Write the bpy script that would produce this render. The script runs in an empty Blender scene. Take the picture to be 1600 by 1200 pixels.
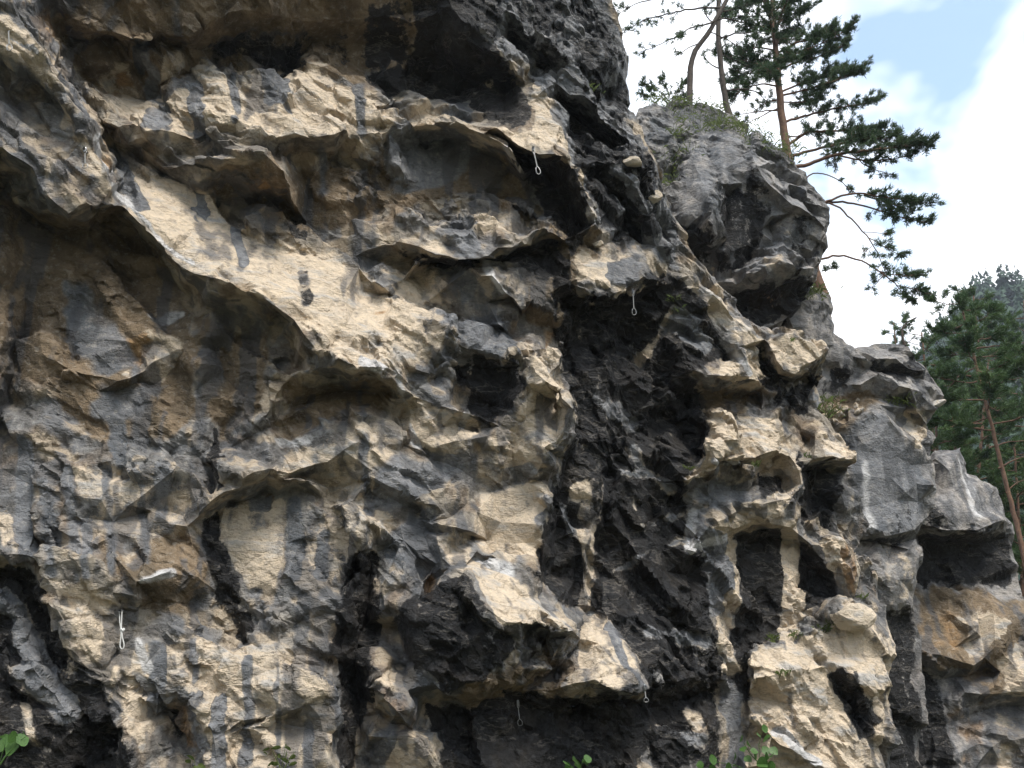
import bpy, math, random
import numpy as np
from mathutils import Vector
from mathutils.geometry import delaunay_2d_cdt
R = math.radians
scene = bpy.context.scene
col = scene.collection

# ------------------------------------------------------------------ camera, sky, sun, exposure
PITCH = R(22.0); F = 1331.0; CAMZ = 1.6
cam_d = bpy.data.cameras.new('camera'); cam = bpy.data.objects.new('camera', cam_d); col.objects.link(cam)
cam.location = (0, 0, CAMZ); cam.rotation_euler = (R(90) + PITCH, 0, 0)
cam_d.sensor_width = 36; cam_d.lens = F / 1600 * 36; cam_d.clip_start = 0.1; cam_d.clip_end = 3000
scene.camera = cam
SUN_EL, SUN_AZ = R(54), R(155)      # azimuth from +Y towards +X: behind the camera, to the right
world = bpy.data.worlds.new('World'); scene.world = world; world.use_nodes = True
nt = world.node_tree; nt.nodes.clear()
def N(tree, kind, **kw):
    n = tree.nodes.new(kind)
    for k, v in kw.items():
        if k == 'inp':
            for a, b in v.items(): n.inputs[a].default_value = b
        else: setattr(n, k, v)
    return n
sky = N(nt, 'ShaderNodeTexSky', sky_type='NISHITA', sun_disc=False, sun_elevation=SUN_EL, sun_rotation=SUN_AZ, altitude=600, air_density=1.0, dust_density=1.2)
tc = N(nt, 'ShaderNodeTexCoord')
mp = N(nt, 'ShaderNodeMapping'); mp.inputs['Scale'].default_value = (1.0, 1.0, 1.5); mp.inputs['Location'].default_value = (6.85, 3.55, 10.5)
nz = N(nt, 'ShaderNodeTexNoise', inp={'Scale': 4.2, 'Detail': 4.0, 'Roughness': 0.55, 'Distortion': 0.3})
rp = N(nt, 'ShaderNodeValToRGB'); rp.color_ramp.elements[0].position = 0.37; rp.color_ramp.elements[1].position = 0.56; rp.color_ramp.elements[0].color = (.16, .16, .16, 1)
mx = N(nt, 'ShaderNodeMix', data_type='RGBA')
skb = N(nt, 'ShaderNodeMix', data_type='RGBA', blend_type='MULTIPLY'); skb.inputs[0].default_value = 1.0
skb.inputs[7].default_value = (1.15, 1.5, 1.45, 1)
bg = N(nt, 'ShaderNodeBackground', inp={'Strength': 0.12}); wo = N(nt, 'ShaderNodeOutputWorld')
L = nt.links.new
L(tc.outputs['Generated'], mp.inputs[0]); L(mp.outputs[0], nz.inputs['Vector']); L(nz.outputs['Fac'], rp.inputs[0])
L(sky.outputs[0], skb.inputs[6]); L(skb.outputs[2], mx.inputs[6]); L(rp.outputs[0], mx.inputs[0])
mx.inputs[7].default_value = (8.8, 9.0, 9.4, 1)
L(mx.outputs[2], bg.inputs[0]); L(bg.outputs[0], wo.inputs[0])
sun_d = bpy.data.lights.new('sun', 'SUN'); sun_d.energy = 2.4; sun_d.angle = R(17); sun_d.color = (1.0, 0.94, 0.85)
sun = bpy.data.objects.new('sun', sun_d); col.objects.link(sun)
sd = Vector((math.sin(SUN_AZ) * math.cos(SUN_EL), math.cos(SUN_AZ) * math.cos(SUN_EL), math.sin(SUN_EL)))
sun.rotation_euler = sd.to_track_quat('Z', 'Y').to_euler(); sun.location = (5, -5, 30)
vs = scene.view_settings; vs.view_transform = 'Standard'; vs.look = 'None'; vs.gamma = 1; vs.exposure = 0.92; vs.use_curve_mapping = False
scene.cycles.max_bounces = 5; scene.cycles.diffuse_bounces = 2; scene.cycles.use_denoising = True; scene.cycles.use_adaptive_sampling = True; scene.cycles.adaptive_threshold = .015

# ------------------------------------------------------------------ pixel of the photograph + distance -> place
CP, SP = math.cos(PITCH), math.sin(PITCH)
def unproj(u, v, Y):
    """point at forward distance Y (metres along +Y) seen at photo pixel u, v; arrays allowed"""
    x = (np.asarray(u, float) - 800) / F; w = (600 - np.asarray(v, float)) / F
    s = np.asarray(Y, float) / (CP - w * SP)
    return np.stack([x * s, np.asarray(Y, float) + 0 * s, CAMZ + (SP + w * CP) * s], -1)
def P3(u, v, Y): return Vector(unproj(u, v, Y).tolist())

# ------------------------------------------------------------------ numpy noise
def _h(ix, iy, iz, s):
    with np.errstate(over='ignore'):
        h = ix.astype(np.uint32) * np.uint32(374761393) + iy.astype(np.uint32) * np.uint32(668265263) + iz.astype(np.uint32) * np.uint32(2147483647 - 61) + np.uint32(s * 974711 + 12345)
        h = (h ^ (h >> np.uint32(13))) * np.uint32(1274126177)
        h = (h ^ (h >> np.uint32(16))) * np.uint32(2246822519)
        h = h ^ (h >> np.uint32(15))
    return h.astype(np.float32) / np.float32(4294967295.0)
CH = 1 << 15
def vnoise(p, s=0):
    """smooth value noise, -1..1"""
    res = np.empty(len(p), np.float32)
    for st in range(0, len(p), CH):
        q = p[st:st + CH].astype(np.float32); i = np.floor(q).astype(np.int32); f = q - i; f = f * f * f * (f * (f * 6 - 15) + 10)
        ix, iy, iz = i[:, 0], i[:, 1], i[:, 2]; fx, fy, fz = f[:, 0], f[:, 1], f[:, 2]; out = 0
        for dx in (0, 1):
            wx = fx if dx else 1 - fx
            for dy in (0, 1):
                wy = wx * (fy if dy else 1 - fy)
                for dz in (0, 1): out = out + wy * (fz if dz else 1 - fz) * _h(ix + dx, iy + dy, iz + dz, s)
        res[st:st + CH] = out * 2 - 1
    return res
def fbm(p, s=0, octv=4, gain=0.5, ridged=False):
    a, t, o = 1.0, 0.0, 0
    for k in range(octv):
        n = vnoise(p * 2.03 ** k + 17.3 * k, s + k)
        if ridged: n = 1 - 2 * np.abs(n)
        o = o + a * n; t += a; a *= gain
    return o / t
def facets(p, size, s, sharp=14.0, tilt=0.9, basis=None):
    """angular rock: every cell of an irregular 3D mosaic is a tilted plane; returns displacement in units of size, -0.5..0.5"""
    q = p if basis is None else p @ basis.T
    q = (q / size).astype(np.float32); res = np.empty(len(q), np.float32)
    for st in range(0, len(q), CH):
        e = q[st:st + CH]; i = np.floor(e).astype(np.int32); num = np.zeros(len(e), np.float32); den = np.zeros(len(e), np.float32)
        for dx in (-1, 0, 1):
            for dy in (-1, 0, 1):
                for dz in (-1, 0, 1):
                    a, b, c = i[:, 0] + dx, i[:, 1] + dy, i[:, 2] + dz
                    vx = e[:, 0] - (a + _h(a, b, c, s)); vy = e[:, 1] - (b + _h(a, b, c, s + 1)); vz = e[:, 2] - (c + _h(a, b, c, s + 2))
                    w = np.exp(-sharp * np.sqrt(vx * vx + vy * vy + vz * vz))
                    h = (_h(a, b, c, s + 3) - 0.5) + tilt * ((_h(a, b, c, s + 4) - 0.5) * vx + (_h(a, b, c, s + 5) - 0.5) * vy + (_h(a, b, c, s + 6) - 0.5) * vz)
                    num += w * h; den += w
        res[st:st + CH] = num / (den + 1e-20)
    return res

# ------------------------------------------------------------------ mesh refinement
def normals(V, T):
    n = np.cross(V[T[:, 1]] - V[T[:, 0]], V[T[:, 2]] - V[T[:, 0]])
    o = np.zeros_like(V)
    for k in range(3):
        for c in range(3): o[:, c] += np.bincount(T[:, k], n[:, c], len(V))
    return o / (np.linalg.norm(o, axis=1, keepdims=True) + 1e-12)
def smooth_field(X, T, it):
    for _ in range(it):
        S = X.copy(); c = np.ones(len(X))
        for a, b in ((0, 1), (1, 2), (2, 0)):
            for k in range(X.shape[1]):
                S[:, k] += np.bincount(T[:, a], X[T[:, b], k], len(X)) + np.bincount(T[:, b], X[T[:, a], k], len(X))
            c += np.bincount(T[:, a], minlength=len(X)) + np.bincount(T[:, b], minlength=len(X))
        X = S / c[:, None]
    return X
def refine(V, A, T, Lmax, jit, rng):
    """split every edge longer than Lmax (per metre of distance) until none is left; new points move along the normal by jit * edge length"""
    for _ in range(14):
        E = np.sort(np.concatenate([T[:, [0, 1]], T[:, [1, 2]], T[:, [2, 0]]]), axis=1)
        key = E[:, 0].astype(np.int64) * len(V) + E[:, 1]
        uk, inv = np.unique(key, return_inverse=True)
        ea, eb = (uk // len(V)).astype(np.int64), (uk % len(V)).astype(np.int64)
        ln = np.linalg.norm(V[ea] - V[eb], axis=1)
        lim = Lmax * np.clip(0.5 * (V[ea, 1] + V[eb, 1]) / 10, 0.8, 3) * np.where((A[ea, 2] > .5) & (A[eb, 2] > .5), 4, 1) * np.where((A[ea, 0] < -25) | (A[ea, 1] < -25) | (A[ea, 1] > 1225), 2.5, 1)
        mark = ln > lim
        if not mark.any(): break
        nid = np.full(len(uk), -1, np.int64); m = np.where(mark)[0]; nid[m] = len(V) + np.arange(len(m))
        mid = 0.5 * (V[ea[m]] + V[eb[m]])
        if jit > 0:
            nn = normals(V, T); n2 = nn[ea[m]] + nn[eb[m]]
            n2 /= np.linalg.norm(n2, axis=1, keepdims=True) + 1e-9
            mid = mid + n2 * (rng.standard_normal(len(m)) * jit * ln[m])[:, None]
        V = np.concatenate([V, mid]); A = np.concatenate([A, 0.5 * (A[ea[m]] + A[eb[m]])])
        nT = len(T); e0, e1, e2 = nid[inv[:nT]], nid[inv[nT:2 * nT]], nid[inv[2 * nT:]]
        out = []
        # rotate so that cases are canonical
        a, b, c = T[:, 0], T[:, 1], T[:, 2]
        cnt = (e0 >= 0).astype(int) + (e1 >= 0) + (e2 >= 0)
        out.append(T[cnt == 0])
        k = cnt == 3
        for tri in ((a, e0, e2), (e0, b, e1), (e2, e1, c), (e0, e1, e2)): out.append(np.stack([x[k] for x in tri], 1))
        for (x, y, z, p, q, r) in ((a, b, c, e0, e1, e2), (b, c, a, e1, e2, e0), (c, a, b, e2, e0, e1)):
            k = (cnt == 1) & (p >= 0)
            out.append(np.stack([x[k], p[k], z[k]], 1)); out.append(np.stack([p[k], y[k], z[k]], 1))
            k = (cnt == 2) & (r < 0)          # p on xy, q on yz
            out.append(np.stack([p[k], y[k], q[k]], 1)); out.append(np.stack([x[k], p[k], q[k]], 1)); out.append(np.stack([x[k], q[k], z[k]], 1))
        T = np.concatenate(out)
    return V, A, T
def in_poly(u, v, poly):
    ins = np.zeros(len(u), bool); n = len(poly)
    for i in range(n):
        x0, y0 = poly[i][:2]; x1, y1 = poly[(i + 1) % n][:2]
        if y0 == y1: continue
        c = ((y0 > v) != (y1 > v)) & (u < (x1 - x0) * (v - y0) / (y1 - y0) + x0)
        ins ^= c
    return ins
def poly_sd(u, v, poly, closed=True):
    """distance to outline (negative inside when closed)"""
    d = np.full(len(u), 1e9); n = len(poly)
    for i in range(n if closed else n - 1):
        x0, y0 = poly[i][:2]; x1, y1 = poly[(i + 1) % n][:2]
        ex, ey = x1 - x0, y1 - y0; t = np.clip(((u - x0) * ex + (v - y0) * ey) / (ex * ex + ey * ey + 1e-9), 0, 1)
        d = np.minimum(d, np.hypot(u - x0 - t * ex, v - y0 - t * ey))
    if closed: d = np.where(in_poly(u, v, poly), -d, d)
    return d

def tin(outline, lines, base, seed, fill=55, relief=1.0):
    """triangulate hand-surveyed break lines (u, v, relief towards the viewer) into a coarse rock body"""
    rng = np.random.default_rng(seed)
    def cdt(pts, edges):
        v, e, f, ov, oe, of = delaunay_2d_cdt([Vector((p[0], p[1])) for p in pts], edges, [], 0, 0.01)
        return np.array([(q.x, q.y) for q in v]), np.array([t for t in f if len(t) == 3], int), ov
    pts, edges = [], []
    ol = []
    for i in range(len(outline)):                     # outline, split to short legs
        p, q = np.array(outline[i], float), np.array(outline[(i + 1) % len(outline)], float)
        k = max(1, int(np.hypot(*(q - p)[:2]) / 60))
        for j in range(k): ol.append(tuple(p + (q - p) * j / k))
    n0 = len(ol); pts += ol; edges += [(i, (i + 1) % n0) for i in range(n0)]
    for ln in lines:                                  # break lines are chipped: short legs, jittered
        q = [np.array(ln[0], float)]
        for p_, n_ in zip(ln[:-1], ln[1:]):
            p_, n_ = np.array(p_, float), np.array(n_, float); m = max(1, int(round(np.hypot(*(n_ - p_)[:2]) / 23)))
            for j in range(1, m + 1):
                c_ = p_ + (n_ - p_) * j / m
                if j < m: c_ = c_ + np.array([rng.normal() * 2.6, rng.normal() * 3.4, rng.normal() * .038])
                q.append(c_)
        ln = [tuple(c_) for c_ in q]
        k = len(pts); pts += list(ln); edges += [(k + i, k + i + 1) for i in range(len(ln) - 1)]
    P = np.array(pts, float)
    # filler points between the survey lines
    v, t, ov = cdt(pts, edges)
    def depth_of(v, ov):
        r = np.zeros(len(v))
        for i, o in enumerate(ov):
            if o: r[i] = P[o[0], 2]
            else:
                d = np.hypot(P[:, 0] - v[i, 0], P[:, 1] - v[i, 1]); k = np.argsort(d)[:3]; w = 1 / (d[k] + 1); r[i] = (P[k, 2] * w).sum() / w.sum()
        return r
    r = depth_of(v, ov)
    umin, vmin = P[:, :2].min(0); umax, vmax = P[:, :2].max(0)
    gu, gv = np.meshgrid(np.arange(umin, umax, fill), np.arange(vmin, vmax, fill))
    gu = gu.ravel() + rng.uniform(-.42, .42, gu.size) * fill; gv = gv.ravel() + rng.uniform(-.42, .42, gv.size) * fill
    ok = in_poly(gu, gv, ol); gu, gv = gu[ok], gv[ok]
    add = []
    for x, y in zip(gu, gv):
        if np.hypot(P[:, 0] - x, P[:, 1] - y).min() < fill * .45: continue
        A_, B_, C_ = v[t[:, 0]], v[t[:, 1]], v[t[:, 2]]
        den = (B_[:, 1] - C_[:, 1]) * (A_[:, 0] - C_[:, 0]) + (C_[:, 0] - B_[:, 0]) * (A_[:, 1] - C_[:, 1]); den[den == 0] = 1e-9
        w0 = ((B_[:, 1] - C_[:, 1]) * (x - C_[:, 0]) + (C_[:, 0] - B_[:, 0]) * (y - C_[:, 1])) / den
        w1 = ((C_[:, 1] - A_[:, 1]) * (x - C_[:, 0]) + (A_[:, 0] - C_[:, 0]) * (y - C_[:, 1])) / den
        w2 = 1 - w0 - w1; k = np.argmax(np.minimum(np.minimum(w0, w1), w2))
        if min(w0[k], w1[k], w2[k]) < -1e-3: continue
        add.append((x, y, w0[k] * r[t[k, 0]] + w1[k] * r[t[k, 1]] + w2[k] * r[t[k, 2]] + rng.normal() * .07))
    pts = pts + add; P = np.array(pts, float)
    v, t, ov = cdt(pts, edges); r = depth_of(v, ov)
    c = v[t].mean(1); t = t[in_poly(c[:, 0], c[:, 1], ol)]
    r = np.where(r < .3, .3 + (r - .3) * .45, r); r = np.where(r > .85, .85 + (r - .85) * .7, r)
    V = unproj(v[:, 0], v[:, 1], base(v[:, 0], v[:, 1]) - r * relief)
    A = np.concatenate([v, np.zeros((len(v), 1))], 1)          # survey coordinates, skirt flag
    # orient towards the viewer
    n = np.cross(V[t[:, 1]] - V[t[:, 0]], V[t[:, 2]] - V[t[:, 0]]); fl = (n * (V[t[:, 0]] - np.array([0, 0, CAMZ]))).sum(1) > 0
    t[fl] = t[fl][:, [0, 2, 1]]
    # close the body: skirt going back into the mountain from the outline
    used = {}
    for a, b, c in t:
        for e in ((a, b), (b, c), (c, a)): used[e] = 1
    bnd = [(a, b) for (a, b) in used if (b, a) not in used]
    bi = sorted({x for e in bnd for x in e}); idx = {b: i for i, b in enumerate(bi)}
    cen = V[bi].mean(0)
    rings = [dict(zip(bi, bi))]
    for dy, sh in ((0.35, .03), (1.2, .08), (3.5, .2)):
        q = V[bi].copy(); q[:, 1] += dy; q[:, [0, 2]] += (cen[[0, 2]] - q[:, [0, 2]]) * sh * 0.35
        st = len(V); V = np.concatenate([V, q]); a = A[bi].copy(); a[:, 2] = 0 if dy < .5 else 1; A = np.concatenate([A, a])
        rings.append({b: st + i for i, b in enumerate(bi)})
    ex = []
    for (a, b) in bnd:
        for r0, r1 in zip(rings[:-1], rings[1:]):
            ex += [(b, a, None, r0, r1)]
    tt = [t]
    tt.append(np.array([(r0[b], r0[a], r1[a]) for b, a, _, r0, r1 in ex], int)); tt.append(np.array([(r0[b], r1[a], r1[b]) for b, a, _, r0, r1 in ex], int))
    return V, A, np.concatenate(tt)

def sculpt(V, A, T, seed, fine=.0385, amp=1.0, bed=(0.58, 0.1, 0.80), soft=.0, flats=()):
    """break the coarse body up: midpoint fractal, three scales of angular blocks, bedding, crumbly grain"""
    rng = np.random.default_rng(seed)
    def disp(V, T, d, it, out=.0):
        n = smooth_field(normals(V, T), T, it); n /= np.linalg.norm(n, axis=1, keepdims=True) + 1e-9
        n = n * (1 - out) + np.array([[0, -1., .12]]) * out; n /= np.linalg.norm(n, axis=1, keepdims=True) + 1e-9
        return V + n * d[:, None]
    b = np.array(bed); b /= np.linalg.norm(b); x = np.cross(b, [0, 1, 0]); x /= np.linalg.norm(x); y = np.cross(b, x)
    basis = np.stack([x * .72, y * .85, b * 1.3])          # blocks flattened along the bedding
    def warp(V, f, s, a, o=3): return np.stack([fbm(V * f + c, seed + s + k, o) for k, c in enumerate((0., 9., 31.))], 1) * a
    def flat(A):
        f = np.ones(len(A))
        for pl in flats: f = np.minimum(f, (.16 + .84 * np.clip(poly_sd(A[:, 0], A[:, 1], pl) / 14 + .6, 0, 1)))
        return f
    V, A, T = refine(V, A, T, .40, .018, rng)
    V, A, T = refine(V, A, T, .16, .010, rng)
    V, A, T = refine(V, A, T, .075, .006, rng)
    V = disp(V, T, amp * flat(A) * .22 * facets(V + warp(V, .8, 40, .10, 2), .78, seed, 55, 1.9, basis), 6, .75)
    V, A, T = refine(V, A, T, fine, .006, rng)
    fl_ = flat(A)
    rough = np.clip(.62 + 1.2 * fbm(V * .75, seed + 70, 2), .15, 1.2) * (1 - soft) * fl_       # some faces smooth, some shattered
    d = rough * .105 * facets(V + warp(V, 2.4, 50, .03, 1), .34, seed + 11, 50, 2.0, basis)
    # bedding: uneven terraces
    h = V @ b + .25 * fbm(V * .7, seed + 60, 2) + .03 * vnoise(V * 5, seed + 61)
    q = h / .15; fl = np.floor(q).astype(np.int32); st = q - fl; lay = _h(fl, fl * 0, fl * 0, seed + 5)
    d += rough * .05 * (lay - .5) * np.minimum(1, np.minimum(st, 1 - st) * 10)
    V = disp(V, T, amp * d, 8, .6)
    rough = np.clip(.45 + 1.5 * fbm(V * 1.0, seed + 71, 2), .10, 1.3) * (1 - soft) * fl_
    V = disp(V, T, amp * rough * (.046 * facets(V + warp(V, 8, 80, .012, 1), .14, seed + 23, 34, 2.0, basis) + .005 * vnoise(V * 22, seed + 30)), 1)
    return V, A, T

# ------------------------------------------------------------------ rock material
def rock_material(name):
    """colour comes from the survey of stain and painted shade stored on the points; the nodes sharpen its edges and add grain, pitting and hairline cracks"""
    m = bpy.data.materials.new(name); m.use_nodes = True; t = m.node_tree; t.nodes.clear(); K = t.links.new
    out = N(t, 'ShaderNodeOutputMaterial'); bs = N(t, 'ShaderNodeBsdfPrincipled', inp={'Roughness': .85, 'Specular IOR Level': .4})
    pos = N(t, 'ShaderNodeTexCoord').outputs['Object']
    def math_(op, a, b=None):
        n = N(t, 'ShaderNodeMath', operation=op)
        for i, x in enumerate((a, b)):
            if x is None: continue
            if isinstance(x, (int, float)): n.inputs[i].default_value = x
            else: K(x, n.inputs[i])
        return n.outputs[0]
    def mix(fac, a, b, bt='MIX'):
        n = N(t, 'ShaderNodeMix', data_type='RGBA', blend_type=bt)
        for i, x in ((0, fac), (6, a), (7, b)):
            if isinstance(x, (int, float)): n.inputs[i].default_value = x
            elif isinstance(x, tuple): n.inputs[i].default_value = (*x, 1)
            else: K(x, n.inputs[i])
        return n.outputs[2]
    def step(x, lo, hi):
        n = N(t, 'ShaderNodeMapRange', interpolation_type='LINEAR', clamp=True); K(x, n.inputs[0]); n.inputs[1].default_value = lo; n.inputs[2].default_value = hi; return n.outputs[0]
    nf = N(t, 'ShaderNodeTexNoise', inp={'Scale': 13, 'Detail': 5, 'Roughness': .74}); K(pos, nf.inputs['Vector']); fine = nf.outputs['Fac']
    a1 = N(t, 'ShaderNodeVertexColor', layer_name='mask'); a2 = N(t, 'ShaderNodeVertexColor', layer_name='tint')
    s1 = N(t, 'ShaderNodeSeparateColor'); K(a1.outputs[0], s1.inputs[0])
    mpv = N(t, 'ShaderNodeMapping'); mpv.inputs['Rotation'].default_value = (0, R(27), 0); mpv.inputs['Scale'].default_value = (.55, 1, 1.9); K(pos, mpv.inputs[0])
    nc = N(t, 'ShaderNodeTexNoise', inp={'Scale': 2.6, 'Detail': 4, 'Roughness': .62}); K(mpv.outputs[0], nc.inputs['Vector'])
    crk = step(math_('ABSOLUTE', math_('SUBTRACT', nc.outputs['Fac'], .5)), .0, .022)                # 0 on hairline cracks
    patch = nc.outputs['Fac']
    wob = math_('ADD', math_('MULTIPLY', math_('SUBTRACT', fine, .5), 1.0), math_('MULTIPLY', math_('SUBTRACT', patch, .5), .5))
    c = a2.outputs[0]
    c = mix(math_('MULTIPLY', step(fine, .52, .66), .5), c, mix(1.0, c, (.36, .34, .32), 'MULTIPLY'))
    c = mix(math_('MULTIPLY', step(fine, .46, .34), .35), c, (.47, .43, .38))
    c = mix(math_('MULTIPLY', step(math_('ADD', s1.outputs[1], wob), .40, .58), .92), c, mix(step(patch, .53, .65), mix(step(fine, .36, .64), (.66, .535, .39), (.50, .42, .33)), mix(step(fine, .36, .64), (.47, .44, .405), (.33, .31, .285))))
    c = mix(math_('MULTIPLY', step(math_('ADD', s1.outputs[2], math_('MULTIPLY', wob, .45)), .40, .66), .72), c, (.085, .088, .096))       # water streaks
    kb = math_('MULTIPLY', step(math_('ADD', s1.outputs[0], wob), .42, .56), .96)
    kcol = mix(step(fine, .47, .68), (.009, .009, .010), (.038, .038, .040))
    c = mix(kb, c, mix(step(math_('ABSOLUTE', math_('SUBTRACT', patch, .58)), .02, .0), kcol, (.11, .10, .09)))                  # black algae and painted shade of undersides, with pale veins
    c = mix(math_('MULTIPLY', math_('SUBTRACT', 1.0, crk), .32), c, (.03, .027, .024))
    K(c, bs.inputs['Base Color']); K(mix(kb, (.85, .85, .85), (.42, .42, .42)), bs.inputs['Roughness']); K(mix(kb, (.35, .35, .35), (.2, .2, .2)), bs.inputs['Specular IOR Level'])
    hgt = math_('ADD', math_('ADD', fine, math_('MULTIPLY', crk, .12)), math_('MULTIPLY', patch, 1.2))
    bp = N(t, 'ShaderNodeBump', inp={'Strength': 1.0, 'Distance': .05}); K(hgt, bp.inputs['Height']); K(bp.outputs[0], bs.inputs['Normal'])
    K(bs.outputs[0], out.inputs[0]); return m
ROCK = rock_material('limestone')
TAN = ((.31, .27, .22), (.215, .21, .205)); GREY = ((.27, .26, .255), (.19, .186, .188))

def mesh_obj(name, V, T, mat, parent=None, masks=None, smooth=True, sharp=0):
    me = bpy.data.meshes.new(name); T = np.asarray(T, np.int32); V = np.asarray(V, np.float32)
    me.vertices.add(len(V)); me.vertices.foreach_set('co', V.ravel())
    me.loops.add(T.size); me.loops.foreach_set('vertex_index', T.ravel())
    k = T.shape[1]; me.polygons.add(len(T)); me.polygons.foreach_set('loop_start', np.arange(0, T.size, k, dtype=np.int32))
    me.polygons.foreach_set('use_smooth', np.full(len(T), smooth))
    me.update(calc_edges=True)
    if sharp: me.set_sharp_from_angle(angle=sharp)
    if masks is not None:
        for nm, M in zip(('mask', 'tint'), masks):
            at = me.color_attributes.new(nm, 'FLOAT_COLOR', 'POINT')
            at.data.foreach_set('color', np.concatenate([M, np.ones((len(M), 1))], 1).astype(np.float32).ravel())
    if mat: me.materials.append(mat)
    o = bpy.data.objects.new(name, me); col.objects.link(o)
    if parent: o.parent = parent
    return o
def tag(o, label=None, cat=None, group=None, kind=None):
    for k, v in (('label', label), ('category', cat), ('group', group), ('kind', kind)):
        if v: o[k] = v
    return o
CHAN = {'K': (0, 0), 'C': (0, 1), 'R': (0, 2), 'W': (1, 0), 'B': (1, 1), 'N': (1, 2)}
def paint(A, V, stain_and_shade, seed, base):
    """stain colours of the rock, plus shade and lit tops painted in: (kind, strength, feather, outline); a two-number fourth entry of length < 0 means a drip line"""
    M = [np.zeros((len(A), 3)), np.zeros((len(A), 3))]
    wu = fbm(V * 1.6, seed + 1, 2) * 13 + vnoise(V * 7, seed + 2) * 6; wv = fbm(V * 1.6 + 40, seed + 3, 2) * 13 + vnoise(V * 7 + 9, seed + 4) * 6
    for kd, stg, fe, poly, *wd in sorted(stain_and_shade, key=lambda q: (len(q) > 4)):
        w_ = .35 if wd else 1.0; u, v = A[:, 0] + wu * w_, A[:, 1] + wv * w_; p = np.array(poly, float); pad = fe + (wd[0] if wd else 0) + 5
        k = np.where((u > p[:, 0].min() - pad) & (u < p[:, 0].max() + pad) & (v > p[:, 1].min() - pad) & (v < p[:, 1].max() + pad))[0]
        if not len(k): continue
        d = poly_sd(u[k], v[k], poly, True) if not wd else poly_sd(u[k], v[k], poly, False) - wd[0]
        x = np.clip(.5 - d / (2 * fe), 0, 1); x = x * x * (3 - 2 * x) * stg
        i, j = CHAN[kd]; M[i][k, j] = np.maximum(M[i][k, j], x)
        if kd in 'CBW': M[0][k, 0] *= 1 - x * (1.0 if wd else .8 if kd == 'C' else 0)
        if kd == 'K': M[0][k, 1] *= 1 - x * .9
    sstep = lambda x, a, b: np.clip((x - a) / (b - a), 0, 1)[:, None]
    n1, n2, n3, n4 = fbm(V * .9, seed + 5, 3), fbm(V * 3.1, seed + 6, 3), fbm(V * 2.2 + 7, seed + 7, 3), fbm(V * 5.5 + 3, seed + 17, 2)
    st = fbm(V * np.array([2.6, 2.6, .13]), seed + 8, 3) + .5 * fbm(V * np.array([9, 9, .35]), seed + 9, 2)
    c = lambda *x: np.array(x)[None]
    mixc = lambda f, a, b: a * (1 - f) + b * f
    col_ = mixc(sstep(n1, -.12, .15), c(*base[0]), c(*base[1]))
    col_ = mixc(sstep(n2, .0, .35) * .7, col_, c(.20, .14, .088)); col_ = mixc(sstep(n3, .0, .28) * .75, col_, c(.15, .153, .163))
    col_ = mixc(sstep(n4, .1, .36) * .7, col_, c(.48, .385, .275)); col_ = mixc(sstep(-n4, .15, .4) * .65, col_, c(.075, .07, .066))
    if base is not TAN: g_ = col_.mean(1, keepdims=True) * np.array([[1.03, 1.0, .99]]); col_ = mixc(np.full((len(V), 1), .72), col_, g_ * .6 + .4 * c(.21, .205, .205))
    e = lambda m, w=.35: sstep(m + w * n2, .33, .55)
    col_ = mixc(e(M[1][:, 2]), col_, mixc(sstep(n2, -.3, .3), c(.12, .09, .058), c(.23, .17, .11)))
    col_ = mixc(e(M[0][:, 2]) * .6, col_, c(.40, .23, .095)); col_ = mixc(e(M[1][:, 1]) * .9, col_, mixc(sstep(n3, -.3, .3), c(.11, .12, .135), c(.20, .205, .218)))
    col_ = mixc(e(M[1][:, 0]) * .85, col_, c(.60, .59, .59))
    cream = M[0][:, 1] * (1 - e(M[1][:, 1])[:, 0]) * (1 - .8 * e(M[1][:, 0])[:, 0]) * (1 - .7 * e(M[0][:, 2])[:, 0]) + (.36 * n2 + .25 * n4) * (M[0][:, 1] > .05)
    drip = (st - .05) * 1.15 + .3; drip = np.where(M[0][:, 1] > .9, drip - .15, drip)
    return [np.stack([M[0][:, 0] + .5 * st * (M[0][:, 0] > .03), cream, drip], 1), col_]
SURF = {}
def surf_Y(key, u, v, r=5):
    """distance of the finished rock surface seen at a pixel"""
    V = SURF[key]; dz = V[:, 2] - CAMZ; f = V[:, 1] * CP + dz * SP; pu = 800 + F * V[:, 0] / f; pv = 600 - F * (dz * CP - V[:, 1] * SP) / f
    while True:
        k = (np.abs(pu - u) < r) & (np.abs(pv - v) < r)
        if k.any(): return float(np.percentile(V[k, 1], 15))
        r *= 1.6
def rock_body(name, survey, seed, mat, pieces=(), **kw):
    V, A, T = tin(survey['outline'], survey['lines'], survey['base'], seed, survey.get('fill', 55), survey.get('relief', 1.0))
    V, A, T = sculpt(V, A, T, seed, flats=survey.get('flats', ()), **kw)
    M = paint(A, V, survey['stain_and_shade'], seed, survey.get('rock', TAN))
    lab = np.zeros(len(T), int); c = A[T].mean(1); cw = V[T].mean(1)
    cu = c[:, 0] + fbm(cw * 3, seed + 90, 3) * 10; cv = c[:, 1] + fbm(cw * 3 + 50, seed + 91, 3) * 10
    for i, pc in enumerate(pieces): lab[in_poly(cu, cv, pc[2]) & (c[:, 2] < .5)] = i + 1
    objs = []
    for i in range(len(pieces) + 1):
        tt = T[lab == i]
        if not len(tt): objs.append(None); continue
        ids, inv = np.unique(tt, return_inverse=True)
        o = mesh_obj(name if i == 0 else pieces[i - 1][0], V[ids], inv.reshape(-1, 3), mat, objs[0] if i else None, [m[ids] for m in M], sharp=R(17))
        if i and pieces[i - 1][1]: o['label'] = pieces[i - 1][1]
        objs.append(o)
    SURF[name + str(seed)] = V; print(name, len(V), len(T)); return objs[0]

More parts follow.
